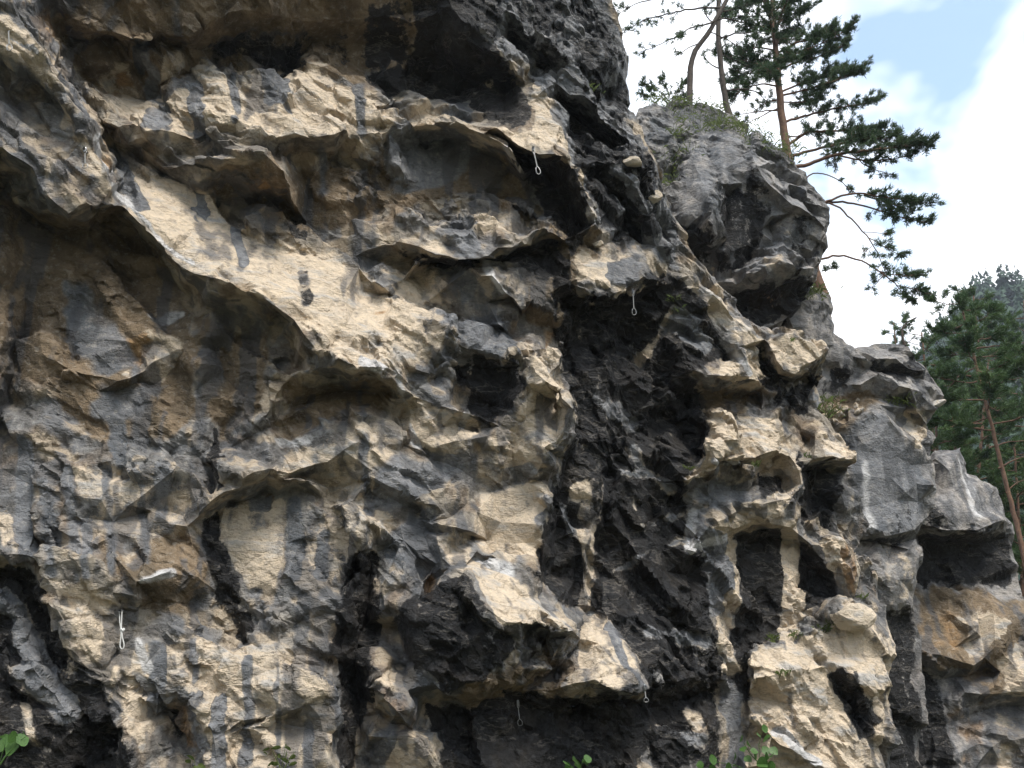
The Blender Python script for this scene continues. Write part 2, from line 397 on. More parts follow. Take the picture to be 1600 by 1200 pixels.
# ------------------------------------------------------------------ survey of the main cliff: break lines (pixel u, v, metres proud of the base wall)
def base_main(u, v): return 9.0 + 1.5 * (u / 800) + 1.8 * np.clip((u - 850) / 500, 0, 2) + 0.5 * (v - 600) / 600
MAIN = dict(base=base_main, flats=[[(500, -20), (635, -20), (635, 80), (570, 100), (510, 50)], [(340, 785), (450, 760), (500, 770), (440, 920), (370, 930), (335, 860)], [(748, 765), (848, 750), (840, 870), (760, 850)], [(1136, 1060), (1166, 1080), (1166, 1240), (1134, 1240)], [(195, 1005), (262, 1005), (265, 1060), (205, 1060)],
 [(715, 505), (785, 505), (800, 545), (740, 540)], [(735, 150), (800, 135), (815, 180), (760, 185)], [(625, 230), (740, 230), (820, 300), (640, 310)], [(455, 595), (595, 590), (600, 620), (460, 640)], [(900, 392), (1000, 404), (995, 440), (915, 440)], [(740, 878), (805, 892), (860, 955), (800, 960), (750, 915)], [(1185, 1015), (1270, 1000), (1280, 1040), (1190, 1050)], [(190, 250), (300, 315), (440, 388), (560, 425), (625, 490), (560, 540), (470, 488), (380, 442), (290, 405), (215, 335)], [(110, 745), (300, 745), (320, 790), (240, 860), (130, 820)], [(340, 1015), (440, 1015), (450, 1060), (350, 1080)], [(0, 690), (55, 690), (60, 850), (0, 850)], [(455, 1120), (515, 1120), (520, 1200), (460, 1200)], [(195, 1080), (250, 1100), (260, 1200), (215, 1200)], [(85, 460), (160, 470), (220, 540), (120, 570)], [(1105, 755), (1160, 750), (1160, 785), (1110, 790)]],
  relief=1.06, fill=48, outline=[
 (-170, -160, 1.5), (300, -160, 1.3), (700, -160, .9), (930, -160, .3), (950, -60, .2), (955, 0, .1), (972, 45, .0), (980, 90, .1), (975, 140, -.1), (988, 180, -.1), (1000, 215, .2), (1030, 270, .3),
 (1050, 330, .2), (1075, 390, .1), (1110, 440, .2), (1165, 505, .3), (1205, 520, .4), (1245, 508, .5), (1295, 545, .7), (1280, 600, .3), (1270, 640, .3), (1325, 690, .7), (1325, 735, .4), (1340, 790, .3), (1358, 820, .3), (1340, 860, .3),
 (1370, 900, .2), (1375, 945, .3), (1390, 1010, .7), (1388, 1080, .8), (1395, 1150, .7), (1400, 1200, .7), (1405, 1330, .7), (600, 1330, .4), (-170, 1330, .2), (-170, 600, .4)],
 lines=[
 # left nose and its lip over the cave
 [(-100, -40, 1.6), (10, 0, 1.5), (60, 70, 1.35), (100, 140, 1.2), (140, 200, 1.1), (165, 250, 1.0), (172, 290, .95)],
 [(-160, 180, 1.3), (0, 225, 1.15), (35, 250, 1.1), (70, 300, 1.05), (110, 335, .95), (145, 325, .9), (172, 290, .95)],
 [(-160, 230, .2), (0, 290, .0), (60, 345, -.15), (110, 365, -.2), (160, 345, -.1), (195, 350, -.2)],
 [(-100, 60, 1.35), (0, 90, 1.3), (55, 120, 1.15), (110, 220, 1.1), (125, 270, 1.0)], [(20, 150, .95), (60, 220, .9), (85, 270, .95)],
 [(85, 0, .9), (95, 55, .55), (120, 110, .4), (150, 180, .25), (175, 225, .15), (190, 250, .1)],
 # roof at the top left: bulge, recess under it
 [(150, -20, 1.15), (300, -30, 1.1), (450, -30, 1.0), (600, -30, .9), (680, -20, .9)],
 [(110, 40, .75), (150, 48, .8), (200, 55, .85), (245, 45, .75), (300, 62, .7), (330, 35, .8), (380, 20, .8), (470, 30, .6), (540, 30, .55), (630, 20, .6)],
 [(120, 70, .4), (160, 62, .45), (210, 72, .4), (260, 75, .3), (310, 85, .2)],
 [(140, 130, .15), (150, 145, .1), (215, 148, .05), (245, 138, .1), (280, 125, .1), (320, 108, .0), (370, 95, -.05), (430, 110, -.1), (455, 108, -.2), (490, 75, -.25), (520, 60, .1), (540, 95, -.1), (570, 112, -.1)],
 [(160, 100, .45), (190, 95, .5), (215, 130, .3)], [(240, 85, .5), (270, 100, .45), (262, 128, .3)],
 # lit band
 [(150, 155, .3), (215, 158, .35), (250, 148, .35), (300, 130, .4), (350, 110, .4), (390, 120, .4), (440, 117, .4), (490, 90, .35), (540, 108, .4), (575, 130, .35), (605, 165, .35)],
 [(165, 190, .55), (230, 205, .65), (270, 200, .7), (320, 200, .7), (370, 192, .72), (420, 212, .78), (460, 205, .8), (500, 212, .78), (560, 195, .7), (610, 198, .65)],
 [(200, 222, .45), (260, 235, .5), (310, 232, .6), (365, 228, .6), (420, 238, .6), (470, 235, .4), (520, 240, .3)],
 [(255, 250, .55), (310, 242, .75), (360, 248, .8), (420, 252, .82), (445, 275, .8), (453, 300, .75)],
 [(185, 228, .05), (240, 262, .05), (300, 302, .0), (350, 335, -.05), (400, 318, .1), (440, 312, .1), (462, 340, .0)],
 [(612, 200, .6), (570, 255, .4), (520, 300, .3), (475, 335, .2)], [(520, 250, .15), (480, 290, .1)],
 # ramp slab
 [(182, 245, .25), (230, 268, .25), (290, 315, .25), (345, 345, .25), (430, 385, .3), (500, 392, .3), (560, 420, .4), (600, 450, .45), (640, 490, .45)],
 [(360, 372, .45), (400, 322, .5), (440, 318, .5), (462, 372, .4)],
 [(174, 295, .7), (215, 345, .72), (262, 398, .75), (300, 425, .8), (360, 448, .85), (420, 472, .9), (460, 500, .95), (495, 545, 1.0), (530, 560, 1.05), (570, 572, 1.05), (606, 572, .95)],
 [(230, 320, .55), (330, 400, .65), (440, 450, .72), (540, 510, .75), (620, 550, .7)],
 [(195, 352, -.15), (250, 420, -.15), (295, 462, -.05), (310, 500, .1)],
 [(300, 445, .45), (330, 470, .5), (400, 500, .5), (450, 530, .5)],
 # wall below the ramp
 [(40, 465, -.3), (35, 520, -.5), (28, 570, -.55), (15, 630, -.5), (0, 670, -.4), (-60, 720, -.3)], [(-160, 420, .2), (0, 450, .1), (10, 520, .2), (0, 600, .25), (-100, 640, .3)],
 [(60, 470, -.1), (75, 540, .1), (100, 620, .1), (60, 690, .15), (50, 760, .1), (60, 850, .15)],
 [(85, 568, .2), (130, 580, .35), (180, 592, .4), (240, 560, .35), (290, 545, .3)], [(130, 600, -.05), (185, 612, -.1), (240, 600, -.05)],
 [(230, 495, .25), (285, 490, .25), (300, 520, .2)], [(120, 480, -.2), (200, 500, -.05)],
 [(310, 500, .35), (350, 560, .3), (380, 600, .35), (345, 650, .1), (335, 700, .0), (330, 740, .05)],
 [(440, 500, .5), (410, 560, .5), (395, 620, .55), (420, 660, .45)],
 [(440, 595, .55), (470, 582, .7), (510, 572, .9), (550, 580, .95), (605, 578, .9)],
 [(450, 640, .15), (490, 620, .1), (540, 612, .1), (590, 615, .2), (610, 640, .3)], [(430, 690, .5), (480, 672, .5), (540, 655, .5), (600, 665, .55), (620, 690, .5)],
 [(100, 725, .3), (170, 718, .4), (260, 722, .4), (300, 738, .35)], [(90, 700, .1), (170, 698, .1), (250, 700, .1), (310, 715, .1)], [(110, 770, .4), (200, 790, .4), (290, 820, .35)],
 [(315, 795, .5), (345, 768, .6), (400, 746, .65), (450, 735, .65), (510, 718, .6), (560, 690, .6)], [(325, 812, .05), (360, 785, .0), (410, 768, .0), (460, 762, .05), (520, 758, .2)],
 [(320, 880, .05), (345, 940, .1), (372, 995, .15)], [(420, 860, .15), (425, 950, .25)], [(500, 800, .35), (520, 860, .4), (540, 900, .4)], [(440, 800, .05), (460, 900, .2)],
 [(225, 800, .1), (255, 795, .05), (285, 805, .1)], [(230, 830, .35), (300, 850, .3)],
 [(75, 915, .55), (120, 925, .55), (180, 925, .5)], [(180, 912, .55), (215, 910, .6), (265, 893, .6), (310, 905, .4)], [(240, 940, .2), (290, 945, .15), (340, 985, .15)], [(190, 945, .35), (230, 970, .3)],
 [(-170, 850, .3), (0, 866, .4), (40, 866, .45), (65, 872, .5), (85, 920, .55), (108, 990, .55), (140, 1045, .5), (165, 1045, .45), (188, 1100, .5), (205, 1150, .55), (210, 1230, .55)],
 [(-170, 890, -.1), (0, 900, -.15), (45, 920, -.15), (70, 990, -.2), (110, 1070, -.2), (150, 1110, -.15), (178, 1160, -.1), (180, 1240, -.1)],
 [(0, 935, .1), (25, 960, .2), (40, 1010, .25), (80, 1070, .2), (125, 1135, .05)], [(-100, 1100, .2), (20, 1110, .1), (60, 1150, .05), (100, 1200, .0)], [(0, 1040, -.2), (50, 1100, -.25)],
 [(200, 1000, .4), (260, 1002, .4), (330, 1010, .45), (450, 1010, .5)], [(250, 1080, .4), (262, 1105, -.2), (285, 1115, -.3), (292, 1160, -.25), (300, 1200, .1)], [(300, 1090, .5), (330, 1130, .5), (340, 1200, .5)],
 [(375, 1125, .55), (440, 1112, .55)], [(380, 1140, .3), (440, 1130, .3)], [(460, 1070, .6), (500, 1120, .6), (520, 1200, .6)],
 # dark gully right of the left wall
 [(560, 850, .5), (548, 880, .45), (532, 940, .45), (522, 1000, .45), (500, 1060, .55), (528, 1120, .5), (535, 1200, .45), (540, 1300, .4)],
 [(590, 840, .3), (580, 900, -.25), (570, 980, -.3), (555, 1040, -.3), (560, 1120, -.35), (575, 1220, -.3)],
 # roof and ribs at the top, towards the skyline
 [(690, -40, 1.2), (705, 10, 1.0), (745, 50, .9), (785, 85, .85), (806, 118, .75)], [(570, 112, -.15), (600, 152, -.25), (660, 158, -.3), (720, 140, -.25), (770, 130, -.2), (810, 130, -.05)], [(640, 30, .7), (650, 90, .1), (690, 120, -.1)],
 [(760, -60, 1.0), (790, 10, .95), (840, 50, .9), (875, 90, .8), (905, 125, .7)], [(800, 60, .5), (840, 95, .45), (870, 125, .4)], [(850, -20, .6), (885, 30, .55), (925, 55, .5)], [(890, 65, .65), (945, 70, .6), (952, 95, .6), (905, 118, .6)],
 [(925, 130, .05), (960, 155, .0), (975, 175, .0)],
 # ledges in the middle
 [(608, 172, .1), (650, 162, .05), (700, 150, .05), (750, 140, .05), (805, 128, .05)],
 [(606, 215, .45), (650, 190, .6), (710, 196, .7), (755, 213, .78), (795, 238, .8), (814, 262, .7)],
 [(625, 235, .1), (680, 215, .1), (730, 225, .1), (780, 250, .1), (820, 285, .05), (832, 330, .0)], [(720, 215, .42), (690, 280, .0), (640, 300, -.05), (610, 270, .1)],
 [(745, 192, .6), (800, 213, .95), (840, 234, 1.1), (885, 240, 1.1), (905, 288, 1.0), (930, 352, .95)],
 [(770, 212, .3), (815, 238, .25), (850, 262, .15), (880, 310, .15), (900, 360, .2)], [(822, 138, .5), (855, 180, .6), (880, 220, .9)], [(760, 150, .25), (790, 180, .5)],
 [(870, 130, .7), (930, 168, .85), (985, 220, .8), (1030, 280, .6), (1040, 330, .4)], [(880, 165, .25), (930, 205, .1), (965, 240, .15)],
 [(912, 235, .75), (960, 258, .85), (990, 290, .85), (1012, 335, .75), (1022, 390, .5)], [(925, 280, .35), (970, 330, .3), (1000, 385, .25)],
 [(590, 328, .0), (640, 318, .0), (690, 322, -.05), (740, 300, .0), (830, 305, .05)], [(585, 345, .45), (640, 332, .5), (678, 346, .45), (745, 312, .4), (820, 316, .5), (850, 345, .6)],
 [(610, 375, .5), (680, 393, .75), (740, 400, .85), (800, 386, .85), (856, 356, .75)], [(600, 400, .2), (690, 413, .1), (760, 412, .15), (830, 392, .2), (872, 378, .15)],
 [(855, 375, .4), (930, 350, .9), (950, 380, .55)],
 # lit face right of the middle with the black hollow under it
 [(890, 388, .55), (950, 385, .65), (1008, 405, .6)], [(893, 440, .7), (925, 458, .85), (960, 458, .85), (1000, 440, .8), (1015, 410, .6)], [(880, 475, -.2), (930, 480, -.3), (975, 475, -.3), (1010, 460, .0)],
 [(870, 470, .2), (872, 530, .1), (880, 580, .0), (870, 640, .2)], [(900, 540, -.5), (950, 560, -.55), (1000, 560, -.5)], [(1040, 420, .4), (1050, 500, .2), (1020, 560, .1), (1000, 600, -.1)],
 # middle blocks
 [(570, 455, .15), (640, 472, .2), (700, 492, .2), (760, 505, .2), (800, 520, .25)], [(650, 405, .6), (690, 400, .65), (710, 415, .55)], [(700, 440, .5), (735, 412, .75), (768, 425, .8), (790, 455, .7), (815, 485, .5)], [(720, 475, .35), (745, 440, .55)],
 [(820, 420, .35), (865, 440, .4), (870, 500, .35)], [(800, 470, .3), (860, 520, .25)],
 [(640, 500, .55), (680, 510, .6), (710, 535, .55), (700, 570, .35)], [(715, 505, .5), (780, 505, .55), (808, 545, .7), (790, 562, .7), (735, 545, .6)],
 [(812, 532, .6), (850, 536, .75), (877, 538, .8), (876, 560, .75), (862, 580, .7)], [(740, 572, .3), (790, 574, .35), (815, 577, .45)],
 [(705, 580, .25), (720, 600, .25), (732, 640, .35)], [(610, 600, .7), (650, 600, .6), (670, 660, .6), (660, 700, .5)], [(690, 628, .65), (715, 640, .7), (742, 645, .65)], [(690, 662, .5), (740, 668, .45)],
 [(745, 640, .35), (780, 620, .3), (800, 600, .4)], [(835, 585, .8), (852, 600, .9), (880, 628, 1.0), (893, 642, 1.0), (880, 672, .9), (850, 700, .7), (840, 740, .5)],
 [(825, 605, .65), (795, 640, .6), (765, 680, .55), (740, 715, .5), (700, 750, .5)], [(896, 590, .1), (908, 650, .0), (896, 705, -.05)], [(800, 700, .45), (830, 690, .6)],
 [(630, 690, .45), (625, 740, .5), (640, 790, .5), (600, 840, .45)], [(650, 705, .42), (690, 718, .42), (660, 760, .42)], [(690, 690, .6), (735, 685, .6)],
 [(745, 770, .2), (790, 760, .15), (850, 745, .35)], [(740, 840, .1), (790, 850, .1), (845, 860, .2)], [(870, 730, .5), (852, 800, .4), (845, 890, .35)], [(885, 720, -.1), (872, 800, -.3), (862, 890, -.3)],
 [(685, 795, .5), (715, 782, .5), (745, 800, .45)], [(660, 830, .42), (700, 815, .42)], [(520, 770, .4), (560, 800, .5), (590, 820, .4)],
 # drip columns in the black alcove
 [(905, 762, .25), (935, 752, .3), (930, 800, .3), (925, 830, .25), (915, 880, .1), (918, 940, .1)], [(880, 800, .2), (895, 830, .15)], [(890, 760, .05), (900, 900, -.3)], [(945, 800, -.25), (940, 900, -.35)],
 [(925, 580, .0), (938, 610, .1), (945, 650, .1), (950, 690, .0)], [(960, 600, -.4), (980, 680, -.4), (960, 720, -.3)], [(900, 690, .2), (950, 700, .15), (970, 705, .1)],
 [(950, 742, .1), (1010, 730, .15), (1050, 758, .1), (1070, 800, .0)], [(960, 790, -.25), (1030, 810, -.2), (1080, 840, -.15)], [(930, 880, -.4), (1000, 890, -.4), (1080, 900, -.3)], [(900, 940, -.1), (960, 950, -.05), (1040, 960, .0), (1090, 990, .1)],
 [(1020, 620, -.4), (1060, 660, -.4), (1090, 710, -.2)], [(1000, 640, -.1), (1040, 620, -.2)],
 # right ribs
 [(1060, 400, .6), (1095, 450, .7), (1130, 485, .75), (1165, 515, .8), (1178, 535, .8)], [(1050, 470, .4), (1100, 520, .5), (1140, 560, .6)], [(1040, 540, .35), (1080, 575, .7), (1130, 588, .85), (1188, 592, .85)], [(1085, 612, .0), (1130, 618, .0), (1185, 612, .1)],
 [(1150, 545, .75), (1165, 560, .85), (1188, 592, .85)], [(1180, 545, .4), (1195, 580, .35), (1225, 600, .4)],
 [(1198, 530, .8), (1240, 522, .85), (1285, 545, .9)], [(1215, 562, .95), (1245, 582, 1.0), (1275, 562, 1.0), (1292, 548, .9)], [(1230, 595, .3), (1265, 590, .3), (1255, 640, .2)],
 [(1175, 610, .5), (1210, 605, .6), (1230, 630, .5)],
 [(1102, 655, .5), (1140, 640, .55), (1172, 636, .55), (1205, 655, .65)], [(1105, 700, .85), (1150, 712, .95), (1185, 712, .95), (1218, 700, .9), (1220, 665, .75)], [(1115, 722, .5), (1165, 722, .5), (1210, 715, .4)],
 [(1075, 748, .85), (1110, 724, .85), (1150, 720, .85), (1172, 735, .8)], [(1085, 760, .4), (1120, 755, .3), (1165, 770, .3)], [(1110, 790, .4), (1165, 790, .5)],
 [(1225, 690, .7), (1245, 720, .85), (1255, 755, .8), (1235, 780, .8), (1190, 790, .75)], [(1190, 740, .2), (1220, 745, .15), (1225, 765, .2)], [(1235, 650, .3), (1260, 690, .2)],
 [(1275, 680, .7), (1300, 672, .75), (1322, 692, .85)], [(1272, 715, .9), (1300, 712, 1.0), (1323, 718, 1.0)], [(1275, 735, .2), (1310, 735, .3)], [(1270, 780, .05), (1285, 830, .0)], [(1300, 750, .35), (1320, 800, .45), (1310, 840, .4)],
 [(1078, 860, .5), (1110, 820, .6), (1150, 800, .6), (1165, 810, .6)], [(1080, 800, .2), (1060, 830, .0)], [(1150, 825, .5), (1200, 818, .55), (1240, 826, .55), (1270, 850, .5), (1290, 880, .5), (1310, 895, .5)], [(1155, 845, -.3), (1200, 840, -.4), (1245, 850, -.4), (1280, 900, -.2)],
 [(1100, 870, .2), (1110, 920, .1), (1130, 990, .15), (1140, 1070, .2)], [(1160, 900, -.45), (1165, 970, -.4)], [(1222, 860, -.05), (1230, 930, .0), (1235, 985, .15)], [(1265, 930, -.4), (1250, 960, -.3)], [(1205, 920, -.35), (1195, 980, -.3)],
 [(1285, 850, .6), (1310, 860, .7), (1325, 890, .7), (1335, 935, .5)], [(1350, 850, .35), (1345, 920, .3)],
 # lit buttress at the bottom right
 [(1170, 1020, .5), (1215, 1000, .6), (1260, 992, .65), (1300, 985, .65), (1308, 950, .7), (1345, 945, .75), (1368, 975, .8)], [(1150, 1010, -.1), (1200, 985, -.15), (1270, 972, -.1), (1300, 935, .1)],
 [(1305, 965, .95), (1325, 985, 1.0), (1355, 978, 1.0)], [(1180, 1060, .95), (1230, 1050, 1.0), (1290, 1040, 1.0), (1340, 1060, 1.05), (1380, 1080, 1.0)], [(1270, 1030, .75), (1300, 1035, .7), (1320, 1030, .8)],
 [(1175, 1120, 1.0), (1210, 1150, 1.05), (1240, 1170, 1.1), (1280, 1200, 1.1)], [(1240, 1100, .75), (1290, 1110, .8), (1330, 1120, 1.0)], [(1170, 1200, 1.0), (1215, 1190, .75), (1300, 1200, 1.1), (1380, 1200, 1.0)],
 [(1140, 1090, .2), (1155, 1140, .25), (1160, 1250, .25)], [(1168, 1060, .3), (1172, 1200, .45)],
 [(1040, 965, .25), (1100, 985, .35), (1125, 1010, .35)], [(1010, 1085, .3), (1060, 1065, .6), (1100, 1060, .6), (1132, 1048, .5)], [(1020, 1105, -.1), (1070, 1090, -.1), (1120, 1080, .0)], [(1030, 1130, .3), (1080, 1120, .45), (1110, 1150, .5), (1120, 1200, .4)], [(1000, 1165, .1), (1060, 1180, .4)],
 # wedge boulder and the two blocks beside it
 [(680, 835, .6), (705, 824, .65), (738, 830, .6), (745, 860, .6), (725, 885, .65), (690, 870, .65)],
 [(742, 868, .45), (775, 878, .5), (805, 890, .5), (835, 920, .55), (862, 950, .65), (892, 980, .9)],
 [(725, 898, .85), (745, 930, 1.1), (762, 955, 1.25), (792, 972, 1.35), (840, 968, 1.35), (893, 985, 1.1)], [(640, 955, .75), (690, 920, .85), (725, 900, .85)],
 [(650, 1000, .75), (700, 1000, 1.0), (760, 1000, 1.1), (815, 1010, 1.1)], [(650, 1040, .55), (700, 1082, .65), (755, 1065, .75), (805, 1045, .8), (860, 1040, .75), (880, 1000, .85)],
 [(600, 955, .45), (620, 925, .55), (660, 910, .6), (680, 880, .5)], [(665, 930, .4), (670, 890, .3)], [(620, 980, .1), (635, 1030, .1)], [(830, 1030, .5), (855, 1000, .6), (885, 995, .8)],
 [(660, 1100, .05), (710, 1105, .05), (790, 1085, .1), (865, 1060, .1)], [(700, 1160, .1), (800, 1150, .05), (900, 1150, .1), (980, 1140, .1)],
 [(905, 985, .3), (920, 950, .2), (940, 945, .2), (962, 975, .4), (990, 1025, .75), (1012, 1070, 1.05)], [(862, 1078, .55), (895, 1068, .9), (928, 1062, 1.15), (965, 1078, 1.15), (1012, 1074, 1.05)], [(925, 985, .45), (945, 1020, .85), (965, 1076, 1.15)], [(880, 1030, .2), (905, 1000, .4)],
 [(870, 1105, .0), (930, 1110, .1), (1000, 1100, .0)], [(850, 1000, .1), (865, 1050, .05)],
 [(577, 1075, .5), (612, 1042, .4), (628, 1062, .55), (640, 1108, .8), (634, 1130, .75), (600, 1085, .8)], [(580, 1110, .1), (610, 1130, .1), (650, 1140, .1)], [(580, 1150, .4), (640, 1150, .5), (690, 1185, .5), (700, 1230, .4)], [(600, 1060, .5), (600, 1085, .8)],
 ],
 stain_and_shade=[
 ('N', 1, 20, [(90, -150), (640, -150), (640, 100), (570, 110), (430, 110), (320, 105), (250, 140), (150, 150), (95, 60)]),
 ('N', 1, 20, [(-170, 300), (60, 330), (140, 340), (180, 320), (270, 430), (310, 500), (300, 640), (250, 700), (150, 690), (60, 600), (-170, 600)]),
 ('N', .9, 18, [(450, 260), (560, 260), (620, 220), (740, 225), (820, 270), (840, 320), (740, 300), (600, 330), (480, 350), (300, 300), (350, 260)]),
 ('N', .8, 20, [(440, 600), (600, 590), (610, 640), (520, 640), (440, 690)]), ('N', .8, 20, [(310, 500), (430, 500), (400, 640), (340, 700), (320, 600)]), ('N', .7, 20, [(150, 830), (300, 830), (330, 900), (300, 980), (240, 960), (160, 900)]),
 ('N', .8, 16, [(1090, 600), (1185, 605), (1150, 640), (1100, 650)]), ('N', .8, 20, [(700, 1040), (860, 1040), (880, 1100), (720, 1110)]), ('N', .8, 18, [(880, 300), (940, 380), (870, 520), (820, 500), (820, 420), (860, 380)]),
 ('C', 1, 16, [(180, 240), (300, 300), (440, 380), (560, 400), (640, 490), (660, 560), (600, 575), (530, 560), (460, 500), (420, 470), (300, 425), (200, 335)]),
 ('C', .8, 16, [(160, 155), (250, 145), (350, 108), (490, 85), (600, 160), (612, 200), (520, 215), (420, 215), (320, 200), (230, 205)]), ('C', .75, 14, [(0, 0), (55, 60), (130, 190), (170, 285), (150, 290), (80, 150), (0, 80)]),
 ('C', .7, 14, [(155, 95), (200, 90), (215, 148), (165, 145)]), ('C', .6, 14, [(240, 75), (285, 85), (270, 135), (245, 130)]), ('C', .6, 14, [(570, 240), (612, 200), (600, 180), (540, 110), (500, 120)]),
 ('C', .8, 12, [(615, 190), (680, 165), (690, 200), (760, 215), (800, 240), (740, 225), (680, 205)]), ('C', .95, 8, [(822, 135), (850, 160), (870, 200), (890, 240), (850, 235), (795, 215), (770, 190), (830, 205)]),
 ('C', .95, 10, [(890, 388), (1005, 400), (1000, 445), (930, 455), (905, 430)]), ('C', .8, 12, [(740, 312), (820, 315), (850, 345), (800, 375), (740, 350)]), ('C', .7, 12, [(650, 350), (690, 360), (690, 390), (660, 380)]),
 ('C', .75, 16, [(580, 400), (650, 420), (690, 520), (720, 545), (660, 560), (620, 500)]), ('C', .7, 10, [(650, 400), (705, 405), (690, 440), (720, 480), (670, 470)]), ('C', .85, 12, [(640, 600), (690, 630), (745, 650), (740, 690), (700, 720), (650, 690), (620, 640)]),
 ('C', .9, 12, [(820, 535), (876, 540), (872, 580), (893, 640), (870, 690), (820, 720), (780, 740), (760, 690), (820, 610)]), ('C', .8, 14, [(745, 770), (850, 745), (848, 860), (800, 890), (745, 850)]), ('C', .6, 20, [(420, 690), (600, 660), (640, 740), (620, 830), (540, 860), (500, 780), (420, 740)]),
 ('C', .8, 12, [(340, 790), (445, 770), (440, 850), (430, 920), (390, 930), (350, 860)]), ('C', .6, 12, [(455, 830), (530, 800), (545, 880), (500, 940), (460, 920)]), ('C', .75, 20, [(80, 905), (185, 925), (185, 1000), (240, 1090), (220, 1190), (190, 1120), (110, 990)]),
 ('C', .8, 20, [(185, 1000), (450, 1000), (520, 1080), (525, 1200), (330, 1200), (310, 1090), (230, 1060)]), ('C', .55, 20, [(100, 725), (300, 725), (320, 790), (220, 860), (120, 800)]), ('C', .6, 12, [(180, 570), (250, 510), (300, 540), (250, 600), (190, 600)]), ('C', .6, 14, [(0, 780), (30, 790), (55, 880), (0, 860)]),
 ('C', 1, 8, [(735, 868), (800, 888), (865, 950), (893, 983), (840, 970), (790, 975), (760, 950), (725, 900)]), ('C', .8, 8, [(680, 830), (740, 830), (740, 880), (700, 880)]), ('C', 1, 8, [(905, 1000), (922, 950), (945, 945), (1012, 1070), (965, 1078), (925, 1060), (905, 1040)]), ('C', .9, 8, [(577, 1075), (612, 1042), (640, 1108), (610, 1080)]), ('C', .7, 10, [(590, 1150), (660, 1150), (690, 1200), (600, 1200)]),  # cream rock, with the lit tops of boulder and blocks painted in
 ('C', 1, 9, [(1105, 655), (1172, 636), (1215, 655), (1250, 700), (1258, 755), (1225, 790), (1190, 770), (1180, 725), (1110, 725), (1075, 748)]), ('C', .9, 8, [(1085, 450), (1120, 460), (1178, 530), (1188, 592), (1130, 590), (1150, 550), (1100, 490)]), ('C', .95, 8, [(1195, 530), (1240, 518), (1295, 545), (1250, 585), (1215, 562)]), ('C', 1, 8, [(1285, 672), (1325, 690), (1323, 720), (1290, 715)]),
 ('C', .9, 10, [(1110, 820), (1165, 780), (1230, 790), (1180, 815), (1140, 860), (1075, 860)]), ('C', .9, 10, [(1280, 840), (1345, 845), (1345, 900), (1330, 940), (1300, 900)]), ('C', 1, 10, [(1170, 1015), (1300, 985), (1308, 945), (1350, 945), (1392, 1010), (1395, 1250), (1165, 1250), (1180, 1100)]),
 ('C', .9, 6, [(1140, 850), (1138, 930), (1130, 1000), (1140, 1040)], 13), ('C', .95, 6, [(1232, 830), (1236, 900), (1232, 990)], 15), ('C', .8, 6, [(915, 830), (920, 890), (920, 940)], 12), ('C', .7, 6, [(905, 770), (930, 760), (915, 830)], 18), ('C', .7, 5, [(935, 590), (945, 650)], 9), ('C', .6, 5, [(925, 480), (915, 530)], 10),
 ('C', .6, 8, [(960, 640), (985, 650), (975, 665)]), ('C', .7, 8, [(960, 265), (985, 290), (1010, 330)], 8), ('C', .7, 6, [(1022, 310), (1040, 345)], 6), ('C', .6, 8, [(895, 250), (925, 340)], 7), ('C', .6, 8, [(890, 20), (910, 55)], 9), ('C', .55, 8, [(900, 70), (950, 75), (945, 100), (905, 115)]),
 ('R', .8, 14, [(30, 0), (90, 0), (92, 40), (75, 55)]), ('R', .6, 14, [(170, 105), (200, 100), (210, 140), (170, 145)]), ('R', .6, 16, [(150, 240), (170, 200), (180, 220), (172, 260)]), ('R', .7, 10, [(668, 885), (672, 935)], 8), ('R', .8, 8, [(1320, 850), (1330, 920)], 8), ('R', .7, 10, [(850, 510), (880, 520), (865, 540)]), ('R', .6, 12, [(380, 300), (440, 290), (430, 320)]), ('R', .6, 14, [(180, 530), (240, 530), (230, 560), (180, 570)]), ('R', .5, 18, [(500, 440), (620, 480), (600, 520), (520, 490)]), ('R', .6, 12, [(270, 1080), (310, 1090), (310, 1180), (290, 1180)]), ('R', .6, 10, [(620, 1080), (645, 1130), (600, 1120)]), ('R', .5, 10, [(1300, 1005), (1330, 1010), (1320, 1040)]),
 ('B', .9, 10, [(175, 218), (205, 250), (240, 330), (215, 335), (195, 290)]), ('B', .8, 8, [(300, 300), (325, 320), (325, 350), (305, 340)]), ('B', .95, 7, [(287, 130), (312, 130), (318, 200), (296, 200)]), ('B', .9, 8, [(400, 118), (446, 115), (450, 165), (410, 160)]), ('B', .9, 8, [(207, 60), (225, 60), (245, 145), (222, 150)]), ('B', .7, 12, [(220, 160), (255, 150), (260, 200), (225, 200)]),
 ('B', .95, 9, [(690, 345), (730, 340), (745, 395), (705, 392)]), ('B', .9, 12, [(690, 500), (785, 495), (808, 550), (780, 565), (735, 545), (700, 520)]), ('B', .9, 10, [(700, 430), (740, 412), (745, 465), (720, 480)]), ('B', .7, 14, [(610, 200), (720, 200), (760, 240), (700, 290), (610, 300), (600, 240)]), ('B', .7, 10, [(690, 150), (740, 145), (740, 190), (700, 190)]),
 ('B', .9, 12, [(25, 700), (50, 700), (58, 870), (30, 850)]), ('B', .9, 10, [(445, 790), (470, 780), (465, 850), (445, 880)]), ('B', .8, 10, [(485, 830), (505, 830), (500, 880), (490, 890)]), ('B', .6, 14, [(90, 440), (140, 440), (220, 560), (160, 590), (90, 540)]), ('B', .6, 14, [(150, 600), (260, 600), (220, 680), (140, 660)]), ('B', .9, 10, [(390, 770), (425, 765), (420, 800), (395, 800)]),
